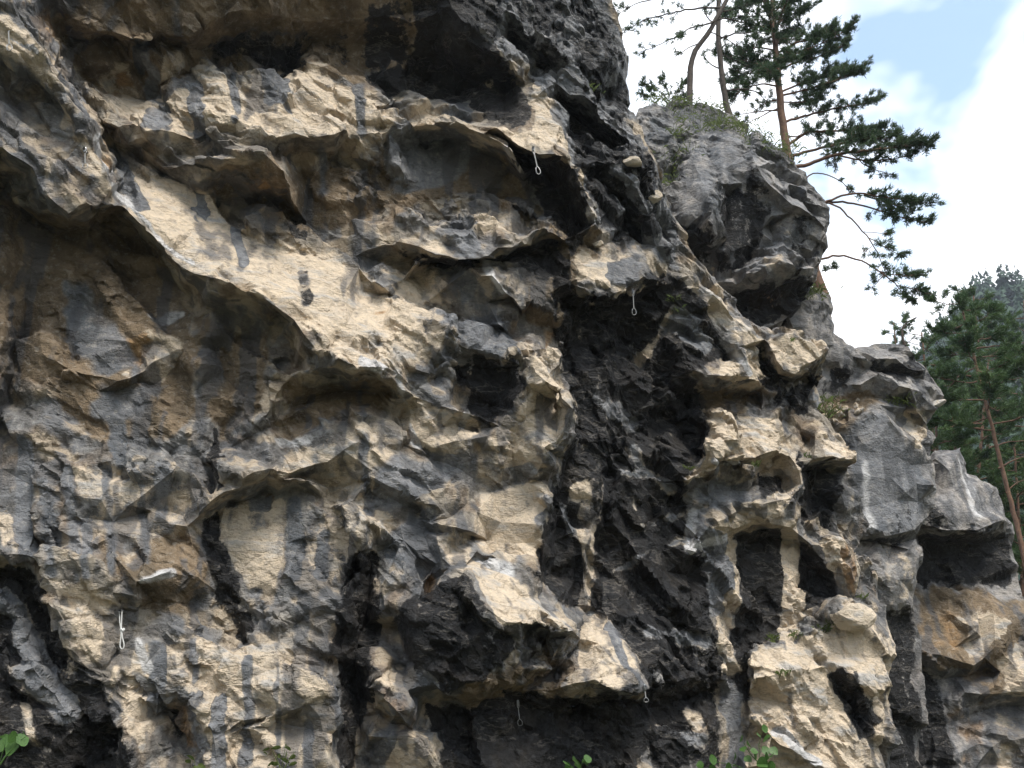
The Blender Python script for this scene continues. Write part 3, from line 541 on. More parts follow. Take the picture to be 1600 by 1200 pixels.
 ('B', .8, 14, [(640, 790), (680, 790), (690, 900), (610, 900), (600, 860)]), ('B', .7, 14, [(620, 700), (650, 720), (740, 720), (660, 780), (560, 800)]), ('B', .95, 8, [(0, 935), (20, 950), (50, 1030), (110, 1110)], 20), ('C', .6, 6, [(45, 1110), (60, 1160)], 8), ('B', .8, 8, [(1090, 810), (1140, 840), (1135, 960), (1110, 960), (1085, 870)]), ('B', .8, 10, [(1085, 755), (1165, 745), (1170, 785), (1095, 795)]), ('B', 1, 6, [(1135, 1060), (1168, 1070), (1168, 1250), (1132, 1250)]), ('B', .7, 8, [(955, 975), (975, 1040), (1000, 1075)], 9), ('B', .7, 10, [(940, 400), (1005, 400), (1000, 445), (950, 450)]), ('B', .6, 12, [(500, 1020), (545, 1120), (545, 1200), (525, 1200), (520, 1100)]), ('B', .6, 12, [(700, 1080), (650, 1040), (600, 1200), (560, 1200), (580, 1140)]),
 ('W', .8, 10, [(20, 60), (60, 95), (55, 80)]), ('W', .7, 8, [(150, 215), (168, 260)], 5), ('W', .7, 8, [(175, 285), (260, 385), (300, 410)], 5), ('W', .8, 8, [(225, 908), (265, 893)], 7), ('W', .8, 8, [(240, 490), (285, 487)], 6), ('W', .8, 8, [(565, 560), (600, 575)], 8), ('W', .8, 8, [(430, 680), (480, 680)], 6), ('W', .8, 6, [(730, 640), (720, 665)], 6), ('W', .9, 6, [(930, 620), (945, 635)], 6), ('W', .8, 6, [(1085, 800), (1075, 860), (1130, 840)], 7), ('W', .7, 8, [(740, 870), (800, 895)], 8), ('W', .8, 6, [(760, 420), (790, 455)], 5), ('W', .8, 8, [(1110, 725), (1160, 720)], 5), ('W', .8, 8, [(1225, 1140), (1245, 1170), (1275, 1190)], 8), ('W', .6, 8, [(790, 235), (812, 262)], 4), ('W', .7, 8, [(215, 1000), (230, 1040)], 10), ('W', .6, 8, [(620, 580), (650, 690)], 6), ('W', .7, 8, [(1150, 555), (1175, 580)], 7),
 ('B', .85, 20, [(690, -150), (920, -150), (975, 100), (990, 190), (1050, 330), (1060, 430), (1010, 400), (930, 360), (890, 230), (820, 120), (740, 40)]), ('K', .7, 14, [(560, 0), (640, 0), (640, 100), (575, 110)]),
 ('B', .8, 14, [(386, 1030), (388, 1080), (385, 1190)], 10), ('B', .8, 6, [(245, 1010), (250, 1100)], 14), ('B', .7, 5, [(345, 1090), (342, 1200)], 10), ('B', .8, 6, [(40, 700), (44, 860)], 14), ('B', .9, 12, [(500, 835), (502, 895)], 9), ('B', .85, 6, [(458, 785), (462, 900)], 13), ('N', .8, 6, [(420, 775), (422, 850)], 9), ('B', .7, 6, [(130, 820), (136, 900)], 8), ('B', .8, 12, [(75, 760), (85, 900)], 9), ('B', .7, 6, [(255, 730), (250, 800)], 12), ('B', .7, 6, [(180, 640), (190, 720)], 14), ('B', .7, 14, [(480, 1130), (482, 1200)], 10), ('B', .8, 5, [(365, 360), (380, 410)], 9), ('K', .7, 6, [(470, 430), (480, 470)], 10),
 ('B', .9, 8, [(960, 640), (985, 660)], 13), ('C', .6, 8, [(1000, 560), (1030, 520), (1050, 490)], 7), ('B', .8, 8, [(1060, 500), (1100, 540)], 15), ('B', .8, 10, [(950, 745), (1010, 732), (1050, 760)], 7), ('C', .6, 6, [(1095, 470), (1130, 520)], 8), ('B', .7, 10, [(985, 700), (1000, 720)], 9), ('C', .6, 6, [(985, 780), (990, 800)], 6), ('B', .7, 8, [(1000, 830), (1070, 800)], 4), ('B', .7, 8, [(930, 905), (1080, 840)], 4), ('B', .8, 8, [(880, 790), (895, 830)], 8), ('B', .8, 10, [(1020, 985), (1100, 1005)], 13), ('C', .6, 6, [(1075, 1110), (1095, 1130)], 9), ('B', .7, 10, [(1030, 1145), (1090, 1155)], 13), ('B', .7, 10, [(905, 690), (960, 702)], 6), ('C', .6, 8, [(940, 500), (925, 540)], 8),  # pale ribs: lit facets of the black zone painted on
 ('B', .62, 12, [(105, 735), (118, 905)], 8), ('B', .6, 12, [(162, 735), (176, 900)], 10), ('C', .6, 12, [(190, 735), (200, 880)], 9), ('B', .6, 12, [(218, 745), (228, 880)], 8), ('B', .62, 12, [(302, 1005), (308, 1085)], 8), ('B', .6, 12, [(432, 1005), (438, 1195)], 9), ('C', .7, 12, [(410, 1005), (412, 1195)], 8), ('N', .7, 12, [(332, 1015), (338, 1110)], 8), ('N', .7, 12, [(285, 860), (292, 920)], 8), ('B', .6, 12, [(205, 560), (215, 690)], 10), ('B', .6, 12, [(570, 690), (575, 800)], 9), ('N', .6, 12, [(800, 770), (802, 880)], 10), ('B', .6, 12, [(500, 225), (505, 300)], 8), ('B', .65, 10, [(560, 130), (566, 200)], 9), ('B', .65, 10, [(365, 120), (370, 190)], 7),
 ('K', 1, 14, [(640, -20), (720, -20), (760, 60), (805, 115), (800, 128), (740, 142), (680, 156), (610, 156), (575, 115), (625, 105), (645, 60)]),
 ('K', .62, 20, [(690, -150), (920, -150), (940, 0), (975, 100), (990, 190), (960, 190), (900, 130), (800, 110), (740, 40)]), ('K', .85, 10, [(920, 120), (980, 140), (985, 190), (940, 160)]),
 ('K', 1, 9, [(765, 208), (815, 235), (850, 245), (905, 255), (925, 345), (895, 400), (862, 335), (835, 290), (815, 258)]), ('K', .9, 8, [(735, 145), (806, 128), (822, 175), (825, 195), (770, 188), (745, 180)]),  # first outline paints the shade under the overhang black
 ('K', .72, 16, [(865, 125), (960, 180), (1040, 270), (1055, 340), (1060, 430), (1010, 400), (930, 360), (905, 290), (890, 230)]), ('K', .95, 10, [(875, 160), (960, 200), (985, 240), (910, 235)]), ('K', .8, 10, [(600, 380), (690, 400), (760, 408), (870, 372), (890, 440), (800, 420), (690, 420), (640, 405)]),
 ('K', 1, 12, [(870, 390), (895, 400), (900, 465), (1000, 458), (1020, 420), (1050, 420), (1110, 500), (1140, 560), (1080, 580), (1090, 620), (1110, 650), (1100, 710), (1070, 745), (1085, 790), (1090, 870), (1120, 970), (1140, 1060), (1100, 1080), (1040, 1060), (990, 1010), (950, 945), (890, 940), (840, 905), (855, 800), (885, 700), (902, 650), (880, 580), (868, 480)]),
 ('K', 1, 9, [(1150, 835), (1230, 825), (1300, 890), (1300, 935), (1240, 980), (1180, 1005), (1145, 1060), (1142, 960), (1148, 880)]), ('K', .95, 9, [(1240, 700), (1275, 720), (1310, 740), (1295, 830), (1250, 820), (1260, 760)]), ('K', .9, 8, [(1185, 735), (1228, 740), (1228, 772), (1185, 775)]), ('K', .9, 8, [(1180, 545), (1230, 600), (1280, 590), (1260, 650), (1230, 640), (1195, 600)]), ('K', .8, 8, [(1140, 1020), (1170, 1020), (1180, 1090), (1165, 1100), (1145, 1060)]),
 ('K', .85, 14, [(-170, 875), (55, 885), (85, 960), (135, 1050), (185, 1110), (205, 1180), (200, 1260), (-170, 1260)]), ('K', .95, 12, [(545, 880), (600, 860), (600, 900), (590, 1040), (575, 1100), (560, 1200), (535, 1200), (535, 1100), (520, 1020), (535, 940)]), ('K', .75, 14, [(610, 960), (720, 905), (760, 955), (800, 980), (810, 1015), (760, 1060), (700, 1085), (650, 1040)]), ('K', 1, 14, [(660, 1100), (860, 1085), (1010, 1088), (1120, 1065), (1125, 1110), (1020, 1130), (990, 1250), (700, 1250)]), ('K', .7, 14, [(1010, 970), (1100, 985), (1130, 1060), (1120, 1200), (1010, 1200)]),  # black cave, gully and hollow; shaded underside of the boulder painted in
 ('K', .85, 10, [(738, 560), (800, 562), (815, 600), (760, 660), (735, 640)]), ('K', .9, 12, [(312, 805), (338, 795), (355, 860), (385, 930), (392, 1000), (362, 990), (340, 940)]), ('K', .8, 10, [(325, 640), (345, 700), (335, 780), (322, 720)]), ('K', .7, 12, [(700, 580), (735, 560), (740, 600), (715, 600)]), ('K', .8, 8, [(1300, 1045), (1330, 1040), (1370, 1130), (1335, 1160), (1322, 1100)]), ('K', .7, 10, [(265, 1105), (292, 1110), (295, 1160), (275, 1165)]), ('K', .7, 14, [(430, 330), (480, 350), (490, 380), (450, 370)]), ('K', .5, 20, [(280, 70), (560, 40), (560, 110), (430, 105), (340, 100)]),
 ])
MAIN_PIECES = [
 ('overhanging_roof', 'brown shaded roof jutting out at the top of the cliff', [(95, -170), (640, -170), (640, 60), (570, 112), (430, 110), (320, 106), (250, 142), (150, 150), (92, 60)]),
 ('rock_nose', 'pale hanging nose of rock above the dark hollow', [(-180, -170), (60, -170), (95, 55), (150, 180), (174, 292), (145, 328), (110, 338), (70, 303), (35, 253), (0, 228), (-180, 190)]),
 ('ramp_slab', 'bright cream slab descending diagonally to the right', [(182, 242), (300, 310), (345, 345), (430, 382), (560, 418), (640, 490), (660, 560), (606, 576), (495, 548), (460, 503), (300, 430), (174, 298)]),
 ('rock_ledge', 'cream band of rock with dark drip streaks', [(150, 152), (250, 146), (350, 108), (490, 85), (605, 162), (612, 202), (453, 302), (400, 318), (350, 335), (240, 264), (160, 190)]),
 ('rock_ledge', 'grey ledge over a shaded brown hollow', [(608, 172), (805, 128), (822, 138), (890, 238), (930, 352), (856, 358), (745, 312), (600, 325), (606, 215)]),
 ('rock_ledge', 'thin ledge streaked cream and slate grey', [(590, 332), (745, 306), (835, 312), (860, 356), (800, 388), (740, 403), (610, 378)]),
 ('rock_roof', 'black roof under the skyline', [(640, -170), (930, -170), (975, 90), (985, 180), (900, 125), (806, 128), (660, 160), (600, 154), (570, 112), (640, 60)]),
 ('rock_rib', 'dark ribs running down to the right', [(870, 128), (985, 185), (1050, 330), (1060, 420), (1010, 400), (935, 352), (905, 290), (888, 238)]),
 ('rock_block', 'pale square face above a black hollow', [(888, 386), (1010, 402), (1005, 442), (960, 462), (900, 455)]),
 ('black_alcove', 'black stained alcove in the middle of the cliff', [(870, 470), (1010, 462), (1060, 560), (1100, 640), (1100, 710), (1070, 745), (1085, 800), (1110, 920), (1090, 985), (900, 940), (848, 890), (885, 700)]),
 ('rock_block', 'knobbly cream lump beside the black alcove', [(812, 532), (877, 538), (895, 642), (880, 675), (840, 740), (740, 715), (825, 605)]),
 ('rock_block', 'wedge shaped boulder with a cream top and dark underside', [(680, 830), (738, 828), (805, 888), (895, 982), (880, 1010), (860, 1042), (700, 1085), (640, 1020), (640, 955), (690, 900)]),
 ('rock_block', 'tent shaped cream block with a sharp lower edge', [(862, 1080), (905, 985), (920, 948), (942, 943), (1014, 1072), (965, 1082), (928, 1066)]),
 ('rock_block', 'small tilted block in the dark gully', [(575, 1075), (612, 1040), (630, 1062), (643, 1108), (634, 1133), (600, 1110)]),
 ('rock_block', 'bright cream block right of the black alcove', [(1075, 748), (1102, 655), (1172, 634), (1222, 665), (1220, 705), (1165, 725)]),
 ('rock_block', 'pointed pale block on the right edge', [(1198, 530), (1243, 514), (1296, 547), (1260, 592), (1215, 566)]),
 ('rock_block', 'small square lit block on the right edge', [(1272, 678), (1300, 670), (1327, 692), (1324, 722), (1272, 718)]),
 ('buttress_foot', 'sunlit cream foot of the buttress', [(1172, 1015), (1300, 985), (1308, 945), (1350, 943), (1392, 1010), (1400, 1330), (1165, 1330), (1178, 1100)]),
 ('rock_recess', 'black cave in the bottom corner', [(-180, 872), (65, 876), (108, 992), (165, 1048), (210, 1160), (212, 1330), (-180, 1330)]),
]
cliff = rock_body('cliff', MAIN, 3, ROCK, MAIN_PIECES); tag(cliff, kind='structure', label='overhanging limestone cliff streaked cream, brown and black')

# ------------------------------------------------------------------ terrain: valley floor, wooded hillside, added slope behind the viewer
def leafy_mat(name, a, b, scale=8, rough=.8):
    m = bpy.data.materials.new(name); m.use_nodes = True; t = m.node_tree; bs = t.nodes['Principled BSDF']
    n = N(t, 'ShaderNodeTexNoise', inp={'Scale': scale, 'Detail': 6, 'Roughness': .7}); r = N(t, 'ShaderNodeValToRGB')
    r.color_ramp.elements[0].color = (*a, 1); r.color_ramp.elements[1].color = (*b, 1); r.color_ramp.elements[0].position = .35; r.color_ramp.elements[1].position = .65
    tcn = N(t, 'ShaderNodeTexCoord'); t.links.new(tcn.outputs['Object'], n.inputs['Vector'])
    t.links.new(n.outputs['Fac'], r.inputs[0]); t.links.new(r.outputs[0], bs.inputs['Base Color']); bs.inputs['Roughness'].default_value = rough; bs.inputs['Specular IOR Level'].default_value = .3
    return m
GROUND = leafy_mat('forest_floor', (.035, .028, .018), (.05, .06, .025), 1.5)
def terrain_z(x, y):
    x = np.asarray(x, float); y = np.asarray(y, float)
    back = np.clip(-y - 14, 0, 260) * .32                                   # unseen valley slope behind the viewer, added to darken undersides
    dist = np.hypot(x, y); br = x / np.maximum(y, 1); ss = lambda t, a, b: (lambda k: k * k * (3 - 2 * k))(np.clip((t - a) / (b - a), 0, 1))
    hill = 98 * ss(br, .25, .66) * ss(dist, 70, 225) * np.where(y > 1, 1, 0)           # wooded hillside on the right
    side = np.clip(x - 60, 0, 300) * .35 * np.clip((40 - y) / 40, 0, 1)
    p = np.stack([x.ravel() * .02, y.ravel() * .02, x.ravel() * 0], 1)
    n = fbm(p, 5, 4).reshape(x.shape)
    return np.maximum(np.maximum(back, hill), side) * (1 + .25 * n) + n * .6 * np.clip((np.hypot(x, y) - 10) / 30, 0, 1)
gx = np.concatenate([np.linspace(-1500, -220, 14), np.linspace(-200, 300, 101), np.linspace(330, 1500, 14)]); gy = np.concatenate([np.linspace(-1500, -220, 14), np.linspace(-200, 320, 105), np.linspace(350, 1500, 14)])
GX, GY = np.meshgrid(gx, gy); gv = np.stack([GX.ravel(), GY.ravel(), terrain_z(GX, GY).ravel()], 1)
k = np.arange(len(gy) - 1)[:, None] * len(gx) + np.arange(len(gx) - 1)[None]; k = k.ravel()
tag(mesh_obj('ground', gv, np.stack([k, k + 1, k + 1 + len(gx), k + len(gx)], 1), GROUND), kind='structure')

# ------------------------------------------------------------------ outcrops behind and to the right of the main cliff
KNOB = dict(flats=[[(1055, 300), (1085, 242), (1103, 238), (1120, 285), (1100, 335), (1060, 345)], [(1135, 300), (1180, 330), (1165, 385), (1135, 420)], [(1110, 225), (1140, 205), (1175, 262), (1130, 285)], [(1190, 275), (1290, 350), (1270, 350), (1215, 315)]], base=lambda u, v: 13.9 + .5 * (u - 1000) / 300 + .5 * (v - 300) / 200 + np.clip((240 - v) / 80, 0, 1) * 1.0, relief=1.05, fill=34, rock=GREY, outline=[
 (985, 200, .0), (1000, 176, .0), (1020, 166, .1), (1050, 160, .0), (1085, 160, .0), (1108, 166, .0), (1128, 178, .1), (1150, 184, .2), (1170, 192, .2), (1168, 206, .1), (1195, 226, .2), (1228, 243, .2), (1262, 266, .3), (1264, 282, .2),
 (1282, 300, .3), (1298, 322, .4), (1297, 345, .3), (1294, 365, .4), (1288, 390, .3), (1276, 415, .2), (1270, 442, .1), (1250, 475, .0), (1225, 500, .0), (1190, 515, .0), (1150, 540, .0), (1080, 500, .0), (1020, 400, .0), (985, 310, .0)],
 lines=[[(1008, 190, .35), (1022, 170, .35), (1040, 205, .4), (1052, 228, .35)], [(1010, 225, .2), (1030, 235, .25), (1050, 245, .1)], [(1045, 175, .0), (1060, 200, .0), (1062, 240, -.05), (1048, 280, -.1)],
 [(1050, 300, .45), (1068, 262, .5), (1085, 238, .5), (1103, 233, .5), (1118, 255, .6), (1122, 285, .85)], [(1050, 345, .7), (1075, 345, 1.0), (1100, 330, 1.05), (1122, 290, .9)], [(1050, 378, .5), (1082, 386, .7), (1110, 350, .9), (1122, 312, .9)],
 [(1085, 215, .3), (1098, 205, .35), (1096, 222, .4)], [(1105, 232, .35), (1112, 215, .4), (1135, 200, .5), (1150, 212, .55), (1165, 235, .55), (1182, 266, .85), (1198, 285, .85), (1222, 306, .8), (1252, 328, .75), (1290, 352, .65)],
 [(1182, 266, .85), (1160, 285, .7), (1140, 300, .45)], [(1130, 300, .62), (1138, 340, .5), (1130, 400, .42), (1118, 440, .3)], [(1160, 310, .58), (1185, 320, .62), (1205, 338, .62), (1170, 380, .5)], [(1195, 300, .7), (1205, 325, .5)],
 [(1205, 345, .35), (1235, 335, .55), (1262, 340, .6), (1290, 362, .6)], [(1150, 442, .4), (1180, 430, .65), (1215, 413, .8), (1240, 420, .8), (1272, 420, .5)], [(1140, 425, .1), (1190, 390, .35), (1230, 370, .65), (1275, 385, .6)],
 [(1130, 465, -.3), (1180, 478, -.25), (1230, 470, -.2), (1262, 448, .0)], [(1215, 252, .4), (1250, 272, .45)], [(1210, 275, .2), (1245, 290, .2), (1262, 292, .2)], [(1215, 285, .4), (1250, 296, .5), (1280, 318, .5)], [(1235, 310, .25), (1275, 335, .3)], [(1110, 400, .2), (1112, 440, .3), (1118, 470, .3)]],
 stain_and_shade=[('B', .42, 14, [(1000, 165), (1180, 195), (1300, 330), (1270, 440), (1100, 440), (1000, 300)]), ('K', .75, 12, [(1120, 300), (1175, 290), (1205, 335), (1185, 390), (1140, 430), (1118, 420)]), ('K', .9, 10, [(1110, 440), (1160, 448), (1270, 425), (1270, 480), (1200, 510), (1120, 480)]), ('K', .6, 10, [(1045, 345), (1085, 345), (1110, 360), (1100, 420), (1050, 400)]), ('K', .55, 12, [(1240, 330), (1300, 340), (1290, 400), (1250, 430), (1235, 380)]),  # black also paints shade onto the overhanging face and underside
 ('R', .7, 14, [(1160, 450), (1230, 440), (1240, 480), (1180, 490)]), ('C', .65, 9, [(1190, 395), (1240, 345), (1262, 350), (1225, 405), (1175, 432)]), ('C', .7, 5, [(1112, 400), (1116, 455)], 5), ('K', .5, 12, [(1170, 260), (1220, 300), (1200, 320), (1160, 300)])])
TOWER = dict(flats=[[(1318, 672), (1345, 660), (1375, 640), (1420, 692), (1450, 725), (1448, 800), (1425, 825), (1385, 834), (1345, 818)], [(1380, 862), (1430, 875), (1420, 940), (1390, 940)]], base=lambda u, v: 16.0 + .3 * (u - 1350) / 100 + .6 * (v - 600) / 300, relief=1.2, fill=34, rock=GREY, outline=[
 (1190, 530, .0), (1215, 495, .1), (1228, 472, .2), (1245, 458, .2), (1268, 452, .2), (1296, 460, .2), (1304, 480, .1), (1303, 520, .1), (1318, 530, .2), (1335, 546, .2), (1365, 540, .2), (1402, 543, .2), (1432, 552, .2), (1448, 576, .3), (1460, 602, .3), (1472, 630, .4), (1462, 645, .2),
 (1452, 658, .1), (1448, 670, .1), (1458, 686, .2), (1452, 700, .1), (1455, 725, .2), (1462, 765, .3), (1452, 805, .3), (1430, 835, .2), (1438, 870, .2), (1432, 905, .2), (1428, 950, .1), (1442, 1000, .0), (1445, 1330, .0), (1300, 1330, .0), (1310, 1000, .0), (1290, 850, .0), (1220, 700, .0), (1190, 600, .0)],
 lines=[[(1225, 485, .4), (1262, 462, .4), (1295, 478, .4)], [(1225, 530, .4), (1262, 510, .5), (1296, 520, .35)], [(1275, 560, .3), (1300, 542, .35), (1330, 560, .35)], [(1240, 560, .2), (1280, 590, .35), (1330, 600, .35), (1340, 570, .25)], [(1225, 600, .3), (1270, 625, .35)],
 [(1345, 562, .5), (1400, 560, .55), (1440, 580, .5)], [(1350, 580, .25), (1400, 582, .25), (1440, 595, .3)], [(1345, 600, .5), (1372, 585, .5), (1402, 605, .6), (1440, 615, .6), (1465, 638, .5)], [(1300, 635, .1), (1350, 620, .1), (1405, 628, .15), (1445, 655, .1)], [(1405, 640, .4), (1435, 640, .5), (1450, 660, .35)], [(1400, 655, .2), (1440, 668, .15)], [(1405, 670, .45), (1440, 685, .5), (1455, 695, .3)],
 [(1285, 655, .3), (1320, 660, .35)], [(1312, 668, .5), (1345, 655, .55), (1375, 632, .5), (1390, 660, .6), (1425, 690, .6), (1445, 700, .5)], [(1325, 740, .58), (1390, 745, .6), (1450, 760, .58)], [(1345, 822, .6), (1385, 838, .62), (1428, 828, .6)], [(1335, 845, .15), (1390, 856, .2), (1430, 842, .1)],
 [(1372, 862, .5), (1402, 852, .5), (1432, 872, .45)], [(1385, 900, .6), (1425, 905, .5)], [(1388, 945, .5), (1420, 945, .4)], [(1395, 965, .1), (1425, 970, .05)], [(1400, 1020, .25), (1420, 1100, .2), (1410, 1250, .3)]],
 stain_and_shade=[('B', .62, 8, [(1318, 672), (1345, 660), (1375, 640), (1420, 692), (1450, 725), (1448, 800), (1425, 830), (1385, 838), (1345, 820)]), ('K', .65, 14, [(1280, 560), (1335, 580), (1330, 610), (1280, 620)]), ('K', .7, 10, [(1345, 550), (1440, 565), (1470, 630), (1440, 600), (1345, 585)]), ('K', .7, 10, [(1335, 840), (1430, 835), (1430, 855), (1345, 860)]), ('K', .9, 14, [(1380, 950), (1430, 950), (1445, 1300), (1390, 1300)]), ('K', .5, 14, [(1400, 800), (1440, 790), (1430, 835), (1395, 835)]),  # black on the cap, under the slab and on the foot
 ('C', .7, 8, [(1410, 640), (1450, 645), (1458, 690), (1430, 700), (1410, 665)]), ('C', .5, 10, [(1380, 860), (1432, 870), (1420, 940), (1390, 945)]), ('N', .7, 12, [(1280, 620), (1350, 610), (1400, 625), (1320, 665), (1280, 660)]), ('W', .5, 10, [(1350, 720), (1360, 820)], 9), ('R', .5, 10, [(1420, 640), (1450, 655), (1430, 660)])])
SHOULDER = dict(flats=[[(1465, 706), (1500, 706), (1510, 735), (1550, 765), (1562, 805), (1480, 818), (1440, 805)]], base=lambda u, v: 17.6 + .2 * (u - 1450) / 100 + .5 * (v - 800) / 300, relief=1.3, fill=36, rock=((.30, .28, .275), (.25, .235, .235)), outline=[
 (1440, 735, .1), (1462, 702, .1), (1500, 700, .1), (1511, 718, .1), (1516, 735, .1), (1532, 738, .1), (1556, 762, .2), (1568, 790, .3), (1572, 806, .2), (1582, 818, .1), (1584, 850, .1), (1598, 895, .0), (1600, 930, .0), (1640, 950, .1), (1720, 960, .1), (1760, 1100, .2), (1760, 1330, .2), (1400, 1330, .0), (1400, 900, .0), (1420, 820, .1)],
 lines=[[(1462, 715, .5), (1498, 708, .5), (1508, 735, .4)], [(1450, 770, .6), (1490, 760, .7), (1530, 752, .5)], [(1435, 815, .85), (1480, 828, 1.0), (1530, 828, 1.0), (1568, 812, .7)], [(1490, 770, .75), (1520, 800, .85), (1545, 815, .8)], [(1432, 845, .2), (1480, 852, .1), (1530, 850, .1), (1575, 840, .1)], [(1435, 900, -.2), (1500, 912, -.2), (1560, 905, -.1), (1590, 900, .0)],
 [(1440, 925, .0), (1500, 930, .1), (1560, 938, .2), (1596, 945, .2)], [(1440, 985, .3), (1500, 975, .4), (1550, 960, .45), (1600, 965, .4)], [(1445, 1020, .55), (1490, 1030, .65), (1520, 1040, .65), (1555, 1010, .65), (1590, 1005, .5)], [(1450, 1060, .1), (1510, 1058, .1), (1550, 1050, .2)], [(1540, 1090, .5), (1580, 1030, .6), (1640, 1010, .6)], [(1470, 1090, .3), (1530, 1085, .5), (1600, 1080, .7), (1700, 1070, .7)], [(1480, 1130, .3), (1540, 1110, .1), (1610, 1105, .2)], [(1490, 1180, .55), (1550, 1150, .5), (1610, 1150, .6)], [(1450, 1200, .2), (1470, 1300, .3)]],
 stain_and_shade=[('K', .95, 10, [(1430, 835), (1578, 832), (1595, 905), (1500, 920), (1435, 905)]), ('K', .6, 12, [(1432, 800), (1470, 780), (1490, 826), (1435, 826)]), ('K', .8, 14, [(1420, 1050), (1460, 1060), (1480, 1130), (1490, 1200), (1410, 1200)]), ('N', 1, 18, [(1435, 920), (1600, 935), (1760, 960), (1760, 1060), (1590, 1060), (1540, 1100), (1500, 1060), (1440, 1040)]), ('R', .3, 14, [(1440, 960), (1500, 950), (1510, 1040), (1450, 1030)]), ('R', .38, 14, [(1480, 1100), (1560, 1130), (1540, 1200), (1500, 1200)]),  # first outline paints the boulder's shaded underside black
 ('C', .7, 10, [(1500, 960), (1580, 960), (1570, 1000), (1510, 1030)]), ('C', 1, 12, [(1560, 1040), (1600, 1005), (1720, 1000), (1720, 1080), (1570, 1095)]), ('C', .6, 14, [(1550, 1110), (1700, 1110), (1700, 1250), (1560, 1250)]), ('W', .5, 10, [(1500, 720), (1530, 800)], 10)])
ok = rock_body('rock_outcrop', KNOB, 21, ROCK, [('rock_block', 'smooth grey block leaning against the outcrop', [(1048, 345), (1068, 262), (1085, 238), (1103, 232), (1127, 285), (1112, 352), (1082, 388), (1050, 380)]), ('rock_block', 'undercut lower block of the outcrop', [(1140, 430), (1205, 345), (1262, 338), (1296, 362), (1276, 415), (1215, 480), (1150, 460)])], fine=.040, amp=1.0, soft=.1)
tag(ok, 'grey rock outcrop with pines and grass on top, behind the dark ribs', 'rock outcrop', 'rock outcrops right of the cliff')
ot = rock_body('rock_outcrop', TOWER, 33, ROCK, [('rock_slab', 'smooth flat grey slab', [(1312, 668), (1345, 655), (1375, 632), (1425, 690), (1455, 725), (1452, 805), (1428, 830), (1385, 842), (1345, 824)]), ('rock_block', 'layered cap of the tower', [(1340, 548), (1432, 552), (1475, 630), (1445, 655), (1400, 628), (1345, 600)])], fine=.042, amp=.7, soft=.5)
tag(ot, 'grey rock tower with a smooth flat slab face right of the cream blocks', 'rock outcrop', 'rock outcrops right of the cliff')
os_ = rock_body('rock_outcrop', SHOULDER, 45, ROCK, [('rock_block', 'pale lilac grey boulder shoulder with a black underside', [(1440, 735), (1462, 700), (1516, 735), (1572, 806), (1570, 832), (1480, 838), (1425, 825)])], fine=.042, amp=.8, soft=.4)
tag(os_, 'lowest outcrop at the right edge, pale shoulder above a black undercut', 'rock outcrop', 'rock outcrops right of the cliff')

# ------------------------------------------------------------------ loose stones
def stone(name, u, v, Y, size, seed, label, rot=0.0, squash=(1, .8, .7), tint=(.5, .42, .32), parent=None):
    rng = np.random.default_rng(seed)
    import bmesh
    bm = bmesh.new(); bmesh.ops.create_icosphere(bm, subdivisions=4, radius=1); D = np.array([q.co[:] for q in bm.verts]); T = np.array([[q.index for q in f.verts] for f in bm.faces]); bm.free()
    n = rng.standard_normal((16, 3)); n /= np.linalg.norm(n, axis=1, keepdims=True); h = rng.uniform(.62, 1, 16)
    r = (h[None] / np.maximum(D @ n.T, .05)).min(1); r = np.minimum(r, 1.25)
    V = D * r[:, None] * np.array(squash) + D * (fbm(D * 3, seed, 3) * .05)[:, None]
    c, s_ = math.cos(rot), math.sin(rot); V = np.stack([c * V[:, 0] - s_ * V[:, 2], V[:, 1], s_ * V[:, 0] + c * V[:, 2]], 1) * size
    M = [np.stack([np.zeros(len(V)), .45 + .4 * fbm(D * 2, seed + 3, 3), .1 + 0 * r], 1), np.tile(np.array(tint), (len(V), 1))]
    o = mesh_obj(name, V, T, ROCK, parent, M, sharp=R(24)); o.location = P3(u, v, Y)
    return tag(o, label, 'stone', 'loose stones on the ledges') if not parent else o
stone('boulder', 1331, 965, surf_Y('cliff3', 1331, 965), .30, 4, 'big pale boulder resting on top of the sunlit buttress foot', .3)
stone('stone', 933, 382, surf_Y('cliff3', 933, 382), .075, 5, 'small round stone perched above the pale square rock face')
stone('stone', 985, 254, surf_Y('cliff3', 985, 254), .16, 6, 'pale flat stone wedged high on the dark ribs', -.2, (1, .7, .5))
stone('stone', 1021, 310, surf_Y('cliff3', 1021, 310), .12, 7, 'cream stone below the flat one at the edge of the ribs', .6)
stone('stone', 1272, 622, surf_Y('cliff3', 1272, 622), .2, 8, 'upright bluish grey stone at the foot of the pointed pale block', 1.5, (1, .6, .5), (.25, .26, .28))
stone('stone', 1466, 630, surf_Y('rock_outcrop33', 1464, 630), .13, 9, 'small pale knob of rock on the tip of the layered tower', .2, tint=(.5, .48, .45))
rng0 = np.random.default_rng(8)
for i in range(16):
    u = rng0.uniform(1283, 1345); v = 648 - (u - 1283) * .2 + rng0.uniform(-14, 14)
    q = stone('rubble_stone', u, v, surf_Y('rock_outcrop33', u, v), rng0.uniform(.05, .11), 60 + i, 'small brown rubble stone on the ledge above the flat grey slab', rng0.uniform(0, 3), tint=(.24, .19, .13)); q['group'] = 'rubble on the tower ledge'

